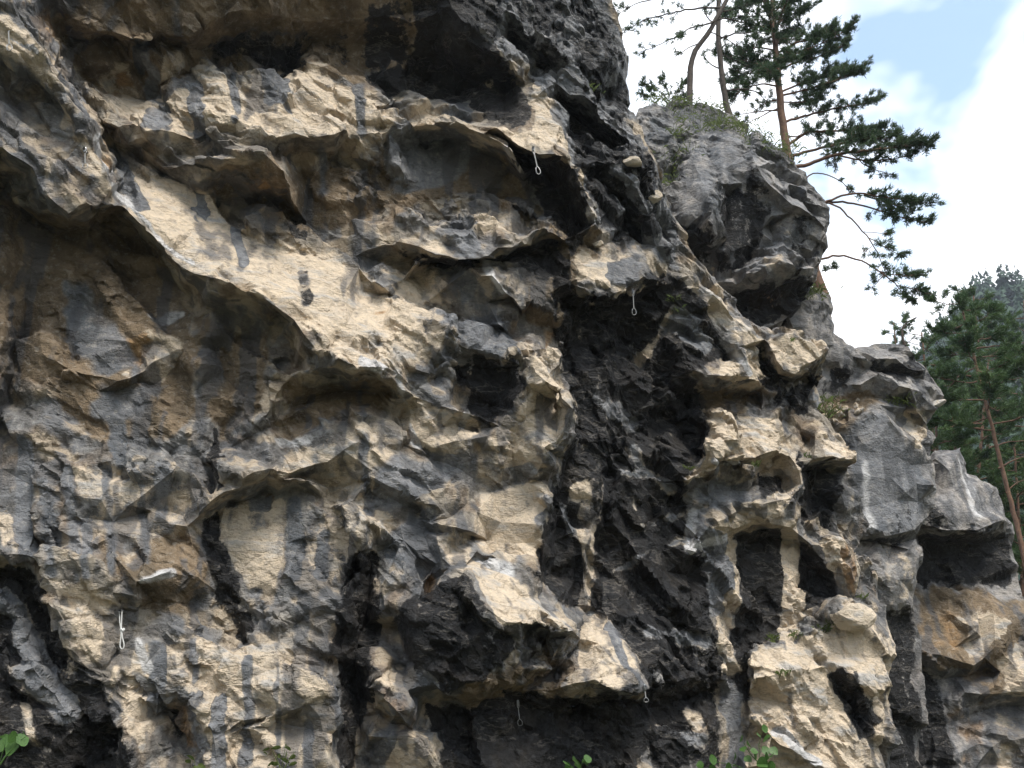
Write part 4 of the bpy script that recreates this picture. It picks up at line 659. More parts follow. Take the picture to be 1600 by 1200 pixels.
# ------------------------------------------------------------------ plants
BARK_D = leafy_mat('dark_bark', (.02, .016, .013), (.07, .055, .043), 14)
BARK_R = leafy_mat('red_pine_bark', (.07, .04, .028), (.165, .095, .06), 9)
NEEDLE = leafy_mat('pine_needles', (.035, .065, .032), (.075, .115, .05), 2.5, .6)
NEEDLE_F = leafy_mat('pine_needles_valley', (.036, .072, .026), (.08, .13, .04), 1.2, .6)
LEAF = leafy_mat('green_leaf', (.035, .085, .02), (.085, .17, .04), 6, .45)
GRASS = leafy_mat('ledge_grass', (.05, .075, .02), (.12, .15, .04), 3)
FOREST = leafy_mat('far_forest', (.012, .03, .018), (.03, .058, .028), .15)
for mt in (NEEDLE, NEEDLE_F, LEAF, GRASS):
    t_ = mt.node_tree; b_ = t_.nodes['Principled BSDF']; tr_ = N(t_, 'ShaderNodeBsdfTranslucent'); ms = N(t_, 'ShaderNodeMixShader'); ms.inputs[0].default_value = .35
    t_.links.new(b_.inputs['Base Color'].links[0].from_socket, tr_.inputs[0]); t_.links.new(b_.outputs[0], ms.inputs[1]); t_.links.new(tr_.outputs[0], ms.inputs[2]); t_.links.new(ms.outputs[0], t_.nodes['Material Output'].inputs[0])

def tube(pts, rad, sides=7):
    """tapered limb through pts (numpy n x 3) with radii"""
    pts = np.asarray(pts, float); rad = np.asarray(rad, float); t = np.gradient(pts, axis=0); t /= np.linalg.norm(t, axis=1, keepdims=True) + 1e-9
    ref = np.eye(3)[np.argmin(np.abs(t).max(0))]; a = np.cross(t, ref[None]); a /= np.linalg.norm(a, axis=1, keepdims=True) + 1e-9; b = np.cross(t, a)
    an = np.linspace(0, 2 * np.pi, sides, endpoint=False)
    V = pts[:, None] + rad[:, None, None] * (np.cos(an)[None, :, None] * a[:, None] + np.sin(an)[None, :, None] * b[:, None])
    n = len(pts); V = np.concatenate([V.reshape(-1, 3), pts[-1:] + t[-1:] * rad[-1]]); Q = []
    for i in range(n - 1):
        for j in range(sides):
            p, q, r, s = i * sides + j, i * sides + (j + 1) % sides, (i + 1) * sides + (j + 1) % sides, (i + 1) * sides + j
            Q += [(p, q, r), (p, r, s)]
    for j in range(sides): Q.append(((n - 1) * sides + j, (n - 1) * sides + (j + 1) % sides, n * sides))
    return V, np.array(Q)
def resample(pts, step, rng, wob=.0):
    pts = np.asarray(pts, float); d = np.r_[0, np.cumsum(np.linalg.norm(np.diff(pts, axis=0), axis=1))]; n = max(3, int(d[-1] / step) + 1); s = np.linspace(0, d[-1], n)
    # Catmull-like smoothing by resampling twice
    o = np.stack([np.interp(s, d, pts[:, k]) for k in range(3)], 1); sm = o.copy()
    for _ in range(2): sm[1:-1] = .25 * sm[:-2] + .5 * sm[1:-1] + .25 * sm[2:]
    sm[1:-1] += rng.normal(0, wob, (n - 2, 3)); return sm
class Geo:
    def __init__(s): s.v, s.t, s.n = [], [], 0
    def add(s, V, T): s.v.append(V); s.t.append(np.asarray(T) + s.n); s.n += len(V)
    def build(s, name, mat, parent=None, smooth=True): return mesh_obj(name, np.concatenate(s.v), np.concatenate(s.t), mat, parent, smooth=smooth)
def tufts(C, D, rng, n=11, ln=.09, w=.011):
    """needle tufts at C pointing along D: n slim blades each"""
    C = np.repeat(C, n, 0); D = np.repeat(D, n, 0); m = len(C)
    d = D * .75 + rng.normal(0, .55, (m, 3)); d /= np.linalg.norm(d, axis=1, keepdims=True) + 1e-9
    s = np.cross(d, rng.normal(0, 1, (m, 3))); s /= np.linalg.norm(s, axis=1, keepdims=True) + 1e-9
    l = (ln * rng.uniform(.7, 1.25, m))[:, None]; C = C + rng.normal(0, ln * .22, (m, 3))
    V = np.stack([C - s * w, C + s * w, C + d * l * .6 + s * w * .8, C + d * l], 1).reshape(-1, 3); k = np.arange(m) * 4
    return V, np.concatenate([np.stack([k, k + 1, k + 2], 1), np.stack([k, k + 2, k + 3], 1)])
def foliage(limb, rng, start, twig, dens, geo_t, geo_w, flat=.35, ln=.09, up=.15, n=11, w=.011):
    """twigs with needle tufts along the outer part of a limb"""
    L_ = np.r_[0, np.cumsum(np.linalg.norm(np.diff(limb, axis=0), axis=1))]; tot = L_[-1]
    for k in range(max(2, int(dens * 1.9 * tot * (1 - start)))):
        f = start + (1 - start) * rng.uniform(0, 1) ** .8; p = np.array([np.interp(f * tot, L_, limb[:, c]) for c in range(3)])
        q = np.array([np.interp(min(tot, f * tot + .1), L_, limb[:, c]) for c in range(3)]); d0 = q - p; d0 /= np.linalg.norm(d0) + 1e-9
        lat = rng.normal(0, 1, 3); lat[2] *= flat; d = d0 * .8 + lat * .75 + np.array([0, 0, up]); d /= np.linalg.norm(d)
        tl = twig * rng.uniform(.4, 1.1) * (1.1 - .5 * f); m = 5; tp = p + d * np.linspace(0, tl, m)[:, None]; tp[:, 2] += np.linspace(0, 1, m) ** 2 * tl * rng.uniform(-.1, .3)
        if geo_w is not None: geo_w.add(*tube(tp, np.linspace(.009, .004, m), 3))
        nt_ = max(3, int(tl / .055)); s = rng.uniform(.25, 1.0, nt_) * (m - 1); i = np.minimum(s.astype(int), m - 2); fr = (s - i)[:, None]
        C = tp[i] * (1 - fr) + tp[i + 1] * fr + rng.normal(0, .02, (nt_, 3)); geo_t.add(*tufts(C, np.tile(d + np.array([0, 0, .35]), (nt_, 1)), rng, n, ln, w))
def pxline(pl, Y, dY=0.0):
    """photo polyline at a distance; dY: extra distance reached at the tip"""
    n = len(pl); return np.array([unproj(p[0], p[1], (p[2] if len(p) > 2 else Y + dY * i / max(1, n - 1))) for i, p in enumerate(pl)])
def pine(name, label, base_z, trunk, r0, r1, limbs, seed, bark=BARK_R, needle=NEEDLE, group='pine trees on the rocks', ln=.09, n=11, w=.011, cat='pine tree'):
    rng = np.random.default_rng(seed); tp = resample(trunk, .25, rng, .006)
    root = bpy.data.objects.new(name, None); col.objects.link(root); root.location = tp[0]; tag(root, label, cat, group); org = tp[0]
    k = np.linspace(0, 1, len(tp)); rad = r0 + (r1 - r0) * k; rad[0] *= 1.35
    V, T = tube(tp - org, rad, 10); V += (fbm(V * 9, seed, 2) * .012)[:, None]; mesh_obj('trunk', V, T, bark, root)
    gt = Geo(); 
    for (pl, ra, start, twig, dens) in limbs:
        lp = resample(pl - org, .12, rng, .008); m = np.linspace(1, 0, len(lp)); V, T = tube(lp, .006 + (ra - .006) * m ** .8, 5)
        gw = Geo(); gw.add(V, T)
        if dens > 0: foliage(lp, rng, start, twig, dens, gt, gw, ln=ln, n=n, w=w)
        gw.build('branch', bark, root)
    if gt.n: gt.build('crown', needle, root, smooth=False)
    return root
def whorls(trunk, rng, f0, f1, count, length, droop, ra=.03, start=.3, twig=.45, dens=9, skew=None, per=1):
    """auto limbs around a trunk, long at the bottom of the crown, short on top"""
    trunk = np.asarray(trunk, float); L_ = np.r_[0, np.cumsum(np.linalg.norm(np.diff(trunk, axis=0), axis=1))]; out = []; az = rng.uniform(0, 6.28)
    for i in range(count):
        f = f0 + (f1 - f0) * (i + rng.uniform(-.3, .3)) / max(1, count - 1); f = min(max(f, .02), .995); p = np.array([np.interp(f * L_[-1], L_, trunk[:, k]) for k in range(3)])
        az += 2.4 + rng.uniform(-.4, .4); l = length * (1 - .75 * (f - f0) / (1.02 - f0)) * rng.uniform(.7, 1.15); d = np.array([math.cos(az), math.sin(az), 0])
        if skew is not None: l *= 1 + skew * d[0]
        m = 6; s = np.linspace(0, 1, m); q = p + d * (s * l)[:, None]; q[:, 2] += l * (droop * s + .25 * s ** 2) + rng.normal(0, .02, m) * l
        out.append((q, ra * (1 - .6 * f), start, twig, dens))
    return out

YK = 14.6
rg = np.random.default_rng(5)
# crooked dark-barked tree on the outcrop
tr = pxline([(1082, 212), (1077, 180), (1078, 135), (1078, 95), (1092, 70), (1108, 50), (1120, 28), (1135, 2), (1152, -35), (1160, -80)], YK)
lb = [(pxline([(1120, 30), (1105, 38), (1080, 42), (1050, 62)], YK, -.6), .025, .3, .35, 5), (pxline([(1098, 64), (1070, 78), (1045, 95)], YK, .5), .015, .3, .3, 3.5), (pxline([(1128, 12), (1100, 12), (1060, 18), (1010, 30), (975, 48)], YK, -.5), .025, .3, .4, 4.5),
      (pxline([(1140, -6), (1100, -15), (1050, -10), (995, 5), (960, 25)], YK, .3), .025, .3, .4, 4.5), (pxline([(1118, 32), (1135, 28), (1160, 35), (1180, 30)], YK, .3), .02, .3, .3, 4), (pxline([(1050, 60), (1020, 75), (1000, 82)], YK - .5), .01, .1, .3, 4), (pxline([(1108, 50), (1140, 62), (1165, 82)], YK, .2), .015, .5, .3, 3)]
pine('pine_tree', 'crooked dark trunk pine with sparse needles, leftmost on the grey outcrop', 0, tr, .075, .035, lb, 1, BARK_D, ln=.08, n=11, w=.008)
# straight pine beside it
YK2 = 15.6
tr = pxline([(1142, 192), (1136, 165), (1129, 130), (1125, 90), (1122, 50), (1123, 0), (1125, -60), (1126, -120)], YK2)
lb = [(pxline([(1127, 108), (1112, 102), (1103, 96), (1098, 84)], YK2), .02, .4, .25, 4), (pxline([(1136, 142), (1160, 138), (1182, 142), (1200, 160)], YK2, .3), .025, .5, .3, 4), (pxline([(1123, 62), (1145, 52), (1175, 50), (1200, 54)], YK2, -.2), .025, .3, .35, 7), (pxline([(1122, 40), (1105, 30), (1098, 18), (1110, 5)], YK2), .02, .3, .3, 5), (pxline([(1124, 20), (1150, 12), (1180, 5)], YK2, .4), .022, .2, .4, 8), (pxline([(1124, -10), (1100, -12), (1075, -5)], YK2, .3), .022, .2, .4, 7), (pxline([(1128, 85), (1150, 95), (1170, 105)], YK2, .2), .015, .3, .3, 6)]
lb += whorls(tr, rg, .62, .98, 7, 1.5, -.02, .02, .25, .4, 7)
pine('pine_tree', 'slim straight pine with a bare grey-brown trunk, second on the grey outcrop', 0, tr, .075, .04, lb, 2, BARK_D, ln=.09, n=13, w=.008)
# big red pine rooted on the tower ledge, sweeping out to the right
YB = 16.6
tr = pxline([(1286, 470), (1274, 430), (1259, 370), (1243, 300), (1230, 240), (1223, 190), (1217, 140), (1212, 80), (1208, 20), (1204, -60), (1202, -130)], YB)
def br(pl, ra, start, twig, dens, dY=0.0): return (pxline(pl, YB, dY), ra, start, twig, dens)
lb = [br([(1228, 228), (1262, 205), (1300, 205), (1350, 200), (1400, 205)], .04, .25, .5, 13, .4), br([(1240, 262), (1262, 258), (1300, 242), (1345, 236), (1400, 230), (1452, 224)], .05, .22, .5, 17, -.5), br([(1235, 245), (1262, 236), (1310, 225), (1360, 215), (1420, 222)], .04, .2, .5, 16, .3), br([(1310, 242), (1350, 252), (1400, 248), (1430, 240)], .025, .15, .35, 10, -.3), br([(1330, 240), (1360, 265), (1395, 272)], .015, .4, .3, 7),
      br([(1250, 290), (1268, 268), (1300, 274), (1330, 298), (1345, 306)], .02, .55, .25, 4), br([(1285, 318), (1315, 306), (1340, 300), (1375, 308), (1415, 312), (1455, 318)], .03, .4, .4, 15, -.3), br([(1285, 318), (1318, 314), (1345, 320), (1385, 332), (1420, 342), (1448, 348)], .03, .45, .4, 13, .2), br([(1350, 305), (1390, 318), (1430, 330)], .02, .1, .35, 12, .4),
      br([(1280, 312), (1315, 326), (1338, 350), (1358, 372), (1372, 398), (1384, 425)], .025, .6, .3, 6), br([(1358, 372), (1385, 388), (1412, 400)], .012, .2, .3, 9, .3), br([(1350, 362), (1380, 365), (1400, 362)], .008, .4, .2, 5), br([(1362, 385), (1345, 400), (1350, 390)], .008, .3, .2, 6),
      br([(1270, 408), (1290, 402), (1315, 398), (1345, 406), (1375, 424), (1402, 446), (1420, 470)], .03, .55, .35, 8), br([(1375, 424), (1410, 432), (1446, 428)], .014, .1, .3, 11, .3), br([(1400, 446), (1430, 452), (1456, 460)], .012, .1, .3, 10, -.2), br([(1380, 430), (1370, 445), (1360, 450)], .01, .2, .3, 7),
      br([(1222, 172), (1195, 172), (1170, 178), (1150, 178)], .022, .9, .2, 2), br([(1220, 166), (1195, 180), (1165, 192)], .02, .9, .2, 2, .3),
      br([(1224, 192), (1260, 180), (1310, 168), (1350, 162), (1375, 152)], .035, .25, .45, 12, .3), br([(1219, 150), (1260, 140), (1300, 128), (1345, 110)], .03, .2, .5, 15, -.5), br([(1218, 145), (1255, 128), (1300, 115), (1350, 104)], .03, .2, .5, 15, .5), br([(1215, 110), (1250, 95), (1290, 85), (1320, 70)], .03, .15, .5, 15, .4), br([(1212, 85), (1245, 66), (1285, 58), (1316, 48)], .03, .15, .5, 15, -.4), br([(1209, 40), (1235, 22), (1268, 12)], .025, .15, .45, 15, .3), br([(1208, 20), (1235, -5), (1262, -15)], .025, .15, .45, 15, -.3),
      br([(1217, 135), (1190, 130), (1165, 138), (1145, 150)], .025, .25, .45, 13, -.4), br([(1215, 110), (1190, 98), (1165, 100), (1150, 112)], .025, .2, .45, 13, .4), br([(1212, 80), (1185, 72), (1160, 80), (1142, 95)], .025, .2, .45, 13, .2), br([(1210, 50), (1185, 38), (1165, 42)], .025, .2, .45, 13, -.3), br([(1208, 10), (1185, -2), (1170, 5)], .02, .2, .4, 13, .3), br([(1219, 155), (1195, 160), (1180, 172)], .02, .3, .35, 10, .5), br([(1227, 215), (1250, 212), (1275, 200)], .02, .4, .3, 7),
      br([(1219, 160), (1250, 160), (1290, 152)], .02, .2, .45, 12, 1.0), br([(1215, 100), (1225, 90), (1240, 85)], .02, .2, .5, 15, -1.2), br([(1212, 70), (1220, 60), (1230, 55)], .02, .2, .5, 15, 1.3), br([(1215, 120), (1205, 112), (1200, 108)], .02, .2, .5, 14, -1.3), br([(1268, 430), (1285, 424), (1300, 420)], .008, .3, .2, 8), br([(1270, 440), (1255, 436), (1245, 440)], .008, .3, .2, 8)]
lb += whorls(tr, rg, .56, .99, 26, 1.75, .02, .02, .15, .5, 11)
pine('pine_tree', 'large red-barked pine sweeping its branches right into the open sky', 0, tr, .135, .03, lb, 3, BARK_R, ln=.10, n=15, w=.0085)
# low pine bush on the crest, twisted dry pine on the tower
tr = pxline([(1056, 175), (1050, 165), (1042, 155), (1030, 148)], 15.6)
lb = [(pxline(p, 15.6, d), .012, .2, .3, 11) for p, d in (([(1045, 158), (1030, 140), (1008, 132)], .2), ([(1045, 158), (1045, 138), (1035, 124)], -.2), ([(1045, 158), (1062, 140), (1072, 128)], .1), ([(1035, 150), (1015, 150), (998, 145)], -.1), ([(1050, 162), (1065, 155), (1078, 148)], .3))]
pine('pine_bush', 'low bushy pine on the crest left of the crooked trunk', 0, tr, .03, .012, lb, 6, BARK_D, ln=.085, n=10, group='low bushes on the rocks', cat='pine bush')
tr = pxline([(1416, 548), (1412, 532), (1403, 518), (1402, 505), (1412, 500), (1432, 496)], 16.6)
lb = [(pxline(p, 16.6, d), .01, s_, .2, dn) for p, d, s_, dn in (([(1404, 512), (1425, 508), (1440, 500)], .2, .3, 4), ([(1414, 540), (1432, 524), (1450, 530)], .1, .6, 2), ([(1412, 534), (1440, 540), (1458, 552)], .2, .8, 2))]
pine('dry_pine', 'small bare twisted pine on top of the rock tower', 0, tr, .035, .015, lb, 7, BARK_D, ln=.07, n=8, group='low bushes on the rocks', cat='dead pine')
# pine at the right edge, in front of the wooded slope
def valley_pine(label, base, top, Yb, r, seed, f0, cnt, length, dens, extra=(), bend=0.0, twig=.7, droop=-.05, ln=.15, n=12, w=.013):
    a, c = unproj(*base, Yb), unproj(*top, Yb); g = np.array([a[0] + (a[0] - c[0]) * .1, a[1], float(terrain_z(a[0], a[1])) - .3]); rg2 = np.random.default_rng(seed)
    t = np.array([g, g * .5 + a * .5, a, a * .66 + c * .34 + [bend, 0, 0], a * .33 + c * .67 + [bend * .6, 0, 0], c])
    lens = np.r_[0, np.cumsum(np.linalg.norm(np.diff(t, axis=0), axis=1))]; fb = lens[2] / lens[-1]
    lbs = whorls(t, rg2, fb + (1 - fb) * f0, .99, cnt, length, droop, .05, .22, twig, dens) + list(extra)
    return pine('pine_tree', label, 0, t, r, .03, lbs, seed, BARK_R, NEEDLE_F, 'pines in the valley on the right', ln, n, w)
YV = 24.0
ex = [(pxline([(1517, 588), (1498, 586), (1478, 612)], YV), .03, .9, .2, 1), (pxline([(1534, 662), (1505, 662), (1472, 670)], YV, -.4), .03, .9, .2, 1), (pxline([(1545, 700), (1575, 690), (1620, 688)], YV, .5), .03, .9, .2, 1), (pxline([(1560, 732), (1585, 718), (1620, 706)], YV, -.3), .03, .9, .2, 1), (pxline([(1524, 545), (1560, 540), (1600, 535)], YV, .2), .03, .5, .6, 6), (pxline([(1572, 770), (1590, 752), (1615, 745)], YV), .02, .8, .3, 2)]
valley_pine('tall leaning pine with a bare red trunk at the right edge', (1592, 835), (1500, 470), YV, .105, 11, .42, 22, 2.3, 7.5, ex)
valley_pine('bushy pine between the tall leaning pine and the rock tower', (1480, 900), (1440, 520), 30, .14, 12, .05, 30, 2.6, 6)
valley_pine('dark pine top rising highest behind the tall leaning pine', (1560, 880), (1520, 450), 36, .16, 13, .1, 32, 3.0, 6)
valley_pine('bright green young pine low behind the leaning trunk', (1500, 920), (1490, 640), 27, .1, 14, .05, 26, 2.0, 8)
valley_pine('pine cut by the right edge of the picture', (1625, 900), (1600, 470), 33, .16, 15, .1, 32, 3.0, 6)
valley_pine('small pine top showing left of the dry twisted pine', (1440, 880), (1396, 505), 40, .13, 16, .1, 28, 2.2, 6)
valley_pine('broad pine directly behind the boulder shoulder', (1510, 940), (1545, 560), 31, .14, 18, .05, 30, 2.8, 7)
valley_pine('pale green pine filling the gap beside the rock tower', (1470, 950), (1462, 600), 26, .1, 19, .05, 28, 1.9, 8)
valley_pine('pine low at the right edge below the cut one', (1600, 960), (1585, 690), 29, .1, 17, .05, 26, 2.2, 7)
# far wooded hillside: one mass of conifers
rf = np.random.default_rng(77); g = Geo(); cnt = 0
while cnt < 2600:
    d = rf.uniform(95, 330); bq = rf.uniform(.36, .95); y = d / math.sqrt(1 + bq * bq); x = bq * y
    if rf.uniform() > .1 + .9 * d / 330: continue
    z = float(terrain_z(x, y)); h = rf.uniform(5, 11); r = h * rf.uniform(.16, .24); nn = 34
    t_ = rf.uniform(0, 1, nn); an = rf.uniform(0, 6.283, nn); rr = r * (1 - t_ * .93) * rf.uniform(.75, 1.2, nn); c = np.stack([x + np.cos(an) * rr * .35, y + np.sin(an) * rr * .35, z + h * (.12 + .88 * t_)], 1)
    o = np.stack([np.cos(an) * rr, np.sin(an) * rr, -rr * .45], 1); s = np.stack([-np.sin(an), np.cos(an), 0 * an], 1) * (rr * .6 + .12)[:, None]
    up_ = np.zeros_like(c); up_[:, 2] = rr * .8 + .25
    V = np.stack([c + up_, c + o - s, c + o * 1.15, c + o + s], 1).reshape(-1, 3); k_ = np.arange(nn) * 4
    g.add(V, np.concatenate([np.stack([k_, k_ + 1, k_ + 2], 1), np.stack([k_, k_ + 2, k_ + 3], 1)])); cnt += 1
tag(g.build('forest', FOREST, smooth=False), 'dense dark conifer wood covering the far hillside', 'forest', kind='stuff')

# grass and leafy plants on the ledges
def grass_patch(spots, seed, name, label, cat='grass', h=.16, w=.006, mat=GRASS, kind='stuff', n=26, spread=.12):
    rng = np.random.default_rng(seed); g = Geo()
    for (u, v, Y, k) in spots:
        c = unproj(u, v, Y); m = int(n * k); b = c + rng.normal(0, 1, (m, 3)) * np.array([spread * k, spread * .6, spread * .35 * k]); hh = h * rng.uniform(.5, 1.2, m)
        d = np.stack([rng.normal(0, .45, m), rng.normal(-.15, .35, m), np.ones(m)], 1); d /= np.linalg.norm(d, axis=1, keepdims=True); s = np.cross(d, rng.normal(0, 1, (m, 3))); s /= np.linalg.norm(s, axis=1, keepdims=True)
        mid = b + d * (hh * .6)[:, None]; tip = b + d * hh[:, None] + np.stack([d[:, 0], d[:, 1], -np.abs(d[:, 0]) * 1.2], 1) * (hh * .45)[:, None]
        V = np.stack([b - s * w, b + s * w, mid + s * w * .7, tip], 1).reshape(-1, 3); k_ = np.arange(m) * 4
        g.add(V, np.concatenate([np.stack([k_, k_ + 1, k_ + 2], 1), np.stack([k_, k_ + 2, k_ + 3], 1)]))
    return tag(g.build(name, mat, smooth=False), label, cat, kind=kind)
kn = KNOB['base']
sp = [(u, v, surf_Y('rock_outcrop21', u, v) + .05, k) for u, v, k in [(1030, 158, 1), (1048, 162, 1.4), (1065, 166, 1.4), (1092, 168, 1.4), (1105, 176, 1.5), (1120, 186, 1.3), (1135, 192, 1), (1150, 198, 1), (1160, 208, 1), (1185, 215, 1.2), (1200, 228, 1.5), (1212, 236, 1.4), (1228, 246, 1), (1058, 190, 1.1), (1050, 212, .9), (1062, 215, .9), (1100, 205, .9), (1112, 195, 1), (1125, 200, 1), (1046, 248, 1.2), (1052, 268, 1.2), (1048, 285, .8), (1072, 240, .6), (1145, 205, .8)]]
grass_patch(sp, 3, 'grass', 'dry green grass tufts along the crest of the grey outcrop', h=.13, n=110, w=.0045, spread=.19)
tb = TOWER['base']; grass_patch([(u, v, surf_Y('rock_outcrop33', u, v) + .03, k) for u, v, k in [(1245, 468, 1.2), (1258, 460, 1.4), (1272, 456, 1), (1285, 645, 1.2), (1278, 660, 1), (1290, 630, 1), (1405, 632, .8), (1300, 650, .7)]], 4, 'grass', 'grass tufts on the ledges of the rock tower', h=.16, n=110, w=.0045, spread=.15)
grass_patch([(u, v, surf_Y('cliff3', u, v) + .02, k) for u, v, r, k in [(925, 138, .8, .8), (935, 145, .8, .6), (1055, 470, .7, 1), (1062, 485, .7, .8), (1180, 728, 1.0, .5), (1235, 535, 1.3, .5), (1210, 1000, .75, .9), (1240, 994, .8, .9), (1285, 985, .8, .9), (1300, 975, .9, .7), (1222, 1055, 1.35, .7), (1345, 935, .8, .8), (1075, 735, 1.1, .5), (1260, 715, .9, .6)]], 5, 'grass', 'small green moss and grass tufts in the cracks of the main cliff', h=.10, n=40, w=.005, spread=.06)

def leaf_mesh(size, round_=1.0):
    """one leaf: pointed oval with a folded midrib, 10 triangles"""
    a = np.linspace(0, 1, 6); wd = np.sin(np.pi * a ** .8) ** .8 * .42 * round_
    V = [(0, 0, 0)] + [(x, 0, -.02 - .10 * x * x) for x in a[1:-1]] + [(1, 0, -.12)]; V += [(x, w_, .05 - .1 * x * x) for x, w_ in zip(a[1:-1], wd[1:-1])] + [(x, -w_, .05 - .1 * x * x) for x, w_ in zip(a[1:-1], wd[1:-1])]
    T = []
    for off in (6, 10):
        c = [0] + [off + i for i in range(4)] + [5]; m = [0, 1, 2, 3, 4, 5]
        for i in range(5): 
            for t in ((m[i], m[i + 1], c[i + 1]), (m[i], c[i + 1], c[i])):
                if len(set(t)) == 3: T.append(t if off == 6 else t[::-1])
    return np.array(V) * size, np.array(T)
def leafy_plant(name, label, spots, Y, seed, stems, leaf=.05, round_=1.0, group='leafy plants at the foot of the cliff', cat='plant', mat=LEAF, face=.9):
    """stems: px polylines; leaves: (u, v) px; every leaf a part"""
    rng = np.random.default_rng(seed); s0 = pxline(stems[0], Y); gx_, gy_ = float(s0[0][0]), float(s0[0][1])
    root = bpy.data.objects.new(name, None); col.objects.link(root); gz = float(terrain_z(gx_, gy_)); root.location = (gx_, gy_, gz); tag(root, label, cat, group); org = np.array([gx_, gy_, gz])
    for st in stems:
        p = pxline(st, Y); 
        if st is stems[0]: p = np.concatenate([[org], [org * .5 + p[0] * .5 + [.03, 0, 0]], p])
        lp = resample(p - org, .04, rng, .002); V, T = tube(lp, np.linspace(.006, .002, len(lp)), 5); mesh_obj('stem', V, T, mat, root)
    V, T = leaf_mesh(1.0, round_); me = None
    for (u, v, k) in spots:
        o = mesh_obj('leaf', V, T, mat, root) if me is None else bpy.data.objects.new('leaf', me)
        if me is None: me = o.data
        else: col.objects.link(o); o.parent = root
        o.location = Vector((unproj(u, v, Y + rng.normal(0, .04)) - org).tolist()); o.scale = [leaf * k] * 3
        o.rotation_euler = (R(90 - 90 * face) + rng.normal(0, .35) + R(55), rng.normal(0, .35), rng.uniform(0, 6.28))
    return root
YP = 8.6
leafy_plant('sapling', 'leafy green sapling in front of the sunlit buttress foot', [(1190, 1140, 1.2), (1183, 1148, .8), (1192, 1158, 1.5), (1171, 1163, 1.1), (1160, 1156, 1), (1160, 1167, 1.1), (1172, 1172, 1.1), (1184, 1163, .9), (1203, 1168, 1.3), (1190, 1175, 1.3), (1178, 1180, 1.2), (1163, 1182, 1.2), (1148, 1182, 1.1), (1150, 1192, 1.2), (1134, 1196, 1.5), (1108, 1188, 1.4), (1100, 1194, 1.1), (1182, 1192, 1.6), (1200, 1190, 1.5), (1195, 1180, 1.2), (1170, 1195, 1.3), (1205, 1180, 1.1), (1212, 1195, 1.2), (1120, 1200, 1.3), (1188, 1205, 1.4)], YP, 31, [[(1190, 1230), (1188, 1190), (1186, 1165), (1190, 1142)], [(1188, 1195), (1172, 1178), (1162, 1160)], [(1189, 1215), (1150, 1195), (1110, 1190)], [(1188, 1190), (1200, 1180), (1204, 1168)]], .07, 1.15)
leafy_plant('plant', 'round leaved plant peeking into the bottom left corner', [(3, 1153, 1.5), (12, 1150, 1.3), (40, 1150, 1.3), (25, 1160, 1.7), (1, 1160, 1.5), (8, 1170, 1.8), (-12, 1165, 1.6), (-20, 1150, 1.5)], 6.2, 32, [[(-10, 1230), (0, 1190), (10, 1155)], [(0, 1195), (20, 1165), (42, 1150)], [(-5, 1200), (-15, 1170)]], .05, 1.5, face=1.0)
leafy_plant('plant', 'small leafy shoot at the bottom edge under the black hollow', [(882, 1193, 1.1), (893, 1196, 1.2), (902, 1190, 1.3), (912, 1187, 1.2), (908, 1196, 1.4), (918, 1193, 1.1), (898, 1203, 1.2)], YP, 33, [[(900, 1240), (902, 1205), (912, 1188)], [(901, 1212), (884, 1194)]], .075, 1.2)
leafy_plant('plant', 'feathery herb at the bottom edge of the pale wall', [(422, 1170, 1), (432, 1180, 1), (440, 1168, 1.1), (448, 1166, 1.1), (455, 1172, 1), (462, 1180, 1), (428, 1190, 1), (445, 1185, 1), (436, 1195, 1.1), (452, 1192, 1.1), (418, 1180, .9), (465, 1192, 1)], 7.6, 34, [[(442, 1240), (440, 1200), (446, 1165)], [(441, 1205), (425, 1172)], [(441, 1205), (460, 1175)]], .085, .5, mat=GRASS)
leafy_plant('plant', 'thin green shoot left of the feathery herb', [(298, 1192, 1), (304, 1188, 1.1), (309, 1194, 1), (300, 1199, 1.1)], 7.6, 35, [[(303, 1240), (303, 1210), (304, 1188)]], .075, .6, mat=GRASS)

# ------------------------------------------------------------------ climbing gear hanging from the bolts
def plain(name, colr, rough, metal=0.0):
    m = bpy.data.materials.new(name); m.use_nodes = True; t = m.node_tree; b = t.nodes['Principled BSDF']; n = N(t, 'ShaderNodeTexNoise', inp={'Scale': 60, 'Detail': 3}); r = N(t, 'ShaderNodeValToRGB')
    r.color_ramp.elements[0].color = (*[c * .75 for c in colr], 1); r.color_ramp.elements[1].color = (*colr, 1); t.links.new(n.outputs['Fac'], r.inputs[0]); t.links.new(r.outputs[0], b.inputs['Base Color'])
    b.inputs['Roughness'].default_value = rough; b.inputs['Metallic'].default_value = metal; return m
STEEL = plain('weathered_steel', (.35, .35, .35), .4, .8); WEBBING = plain('pale_webbing', (.3, .3, .29), .8); ROPE = plain('white_cord', (.62, .62, .60), .85)
def ring(pts, r, sides=6):
    """closed loop of round bar"""
    pts = np.asarray(pts, float); n = len(pts); t = np.roll(pts, -1, 0) - np.roll(pts, 1, 0); t /= np.linalg.norm(t, axis=1, keepdims=True); a = np.cross(t, [0, 1, 0.05]); a /= np.linalg.norm(a, axis=1, keepdims=True); b = np.cross(t, a)
    an = np.linspace(0, 2 * np.pi, sides, endpoint=False); V = (pts[:, None] + r * (np.cos(an)[None, :, None] * a[:, None] + np.sin(an)[None, :, None] * b[:, None])).reshape(-1, 3)
    Q = [(i * sides + j, i * sides + (j + 1) % sides, ((i + 1) % n) * sides + (j + 1) % sides, ((i + 1) % n) * sides + j) for i in range(n) for j in range(sides)]
    return V, np.array(Q)
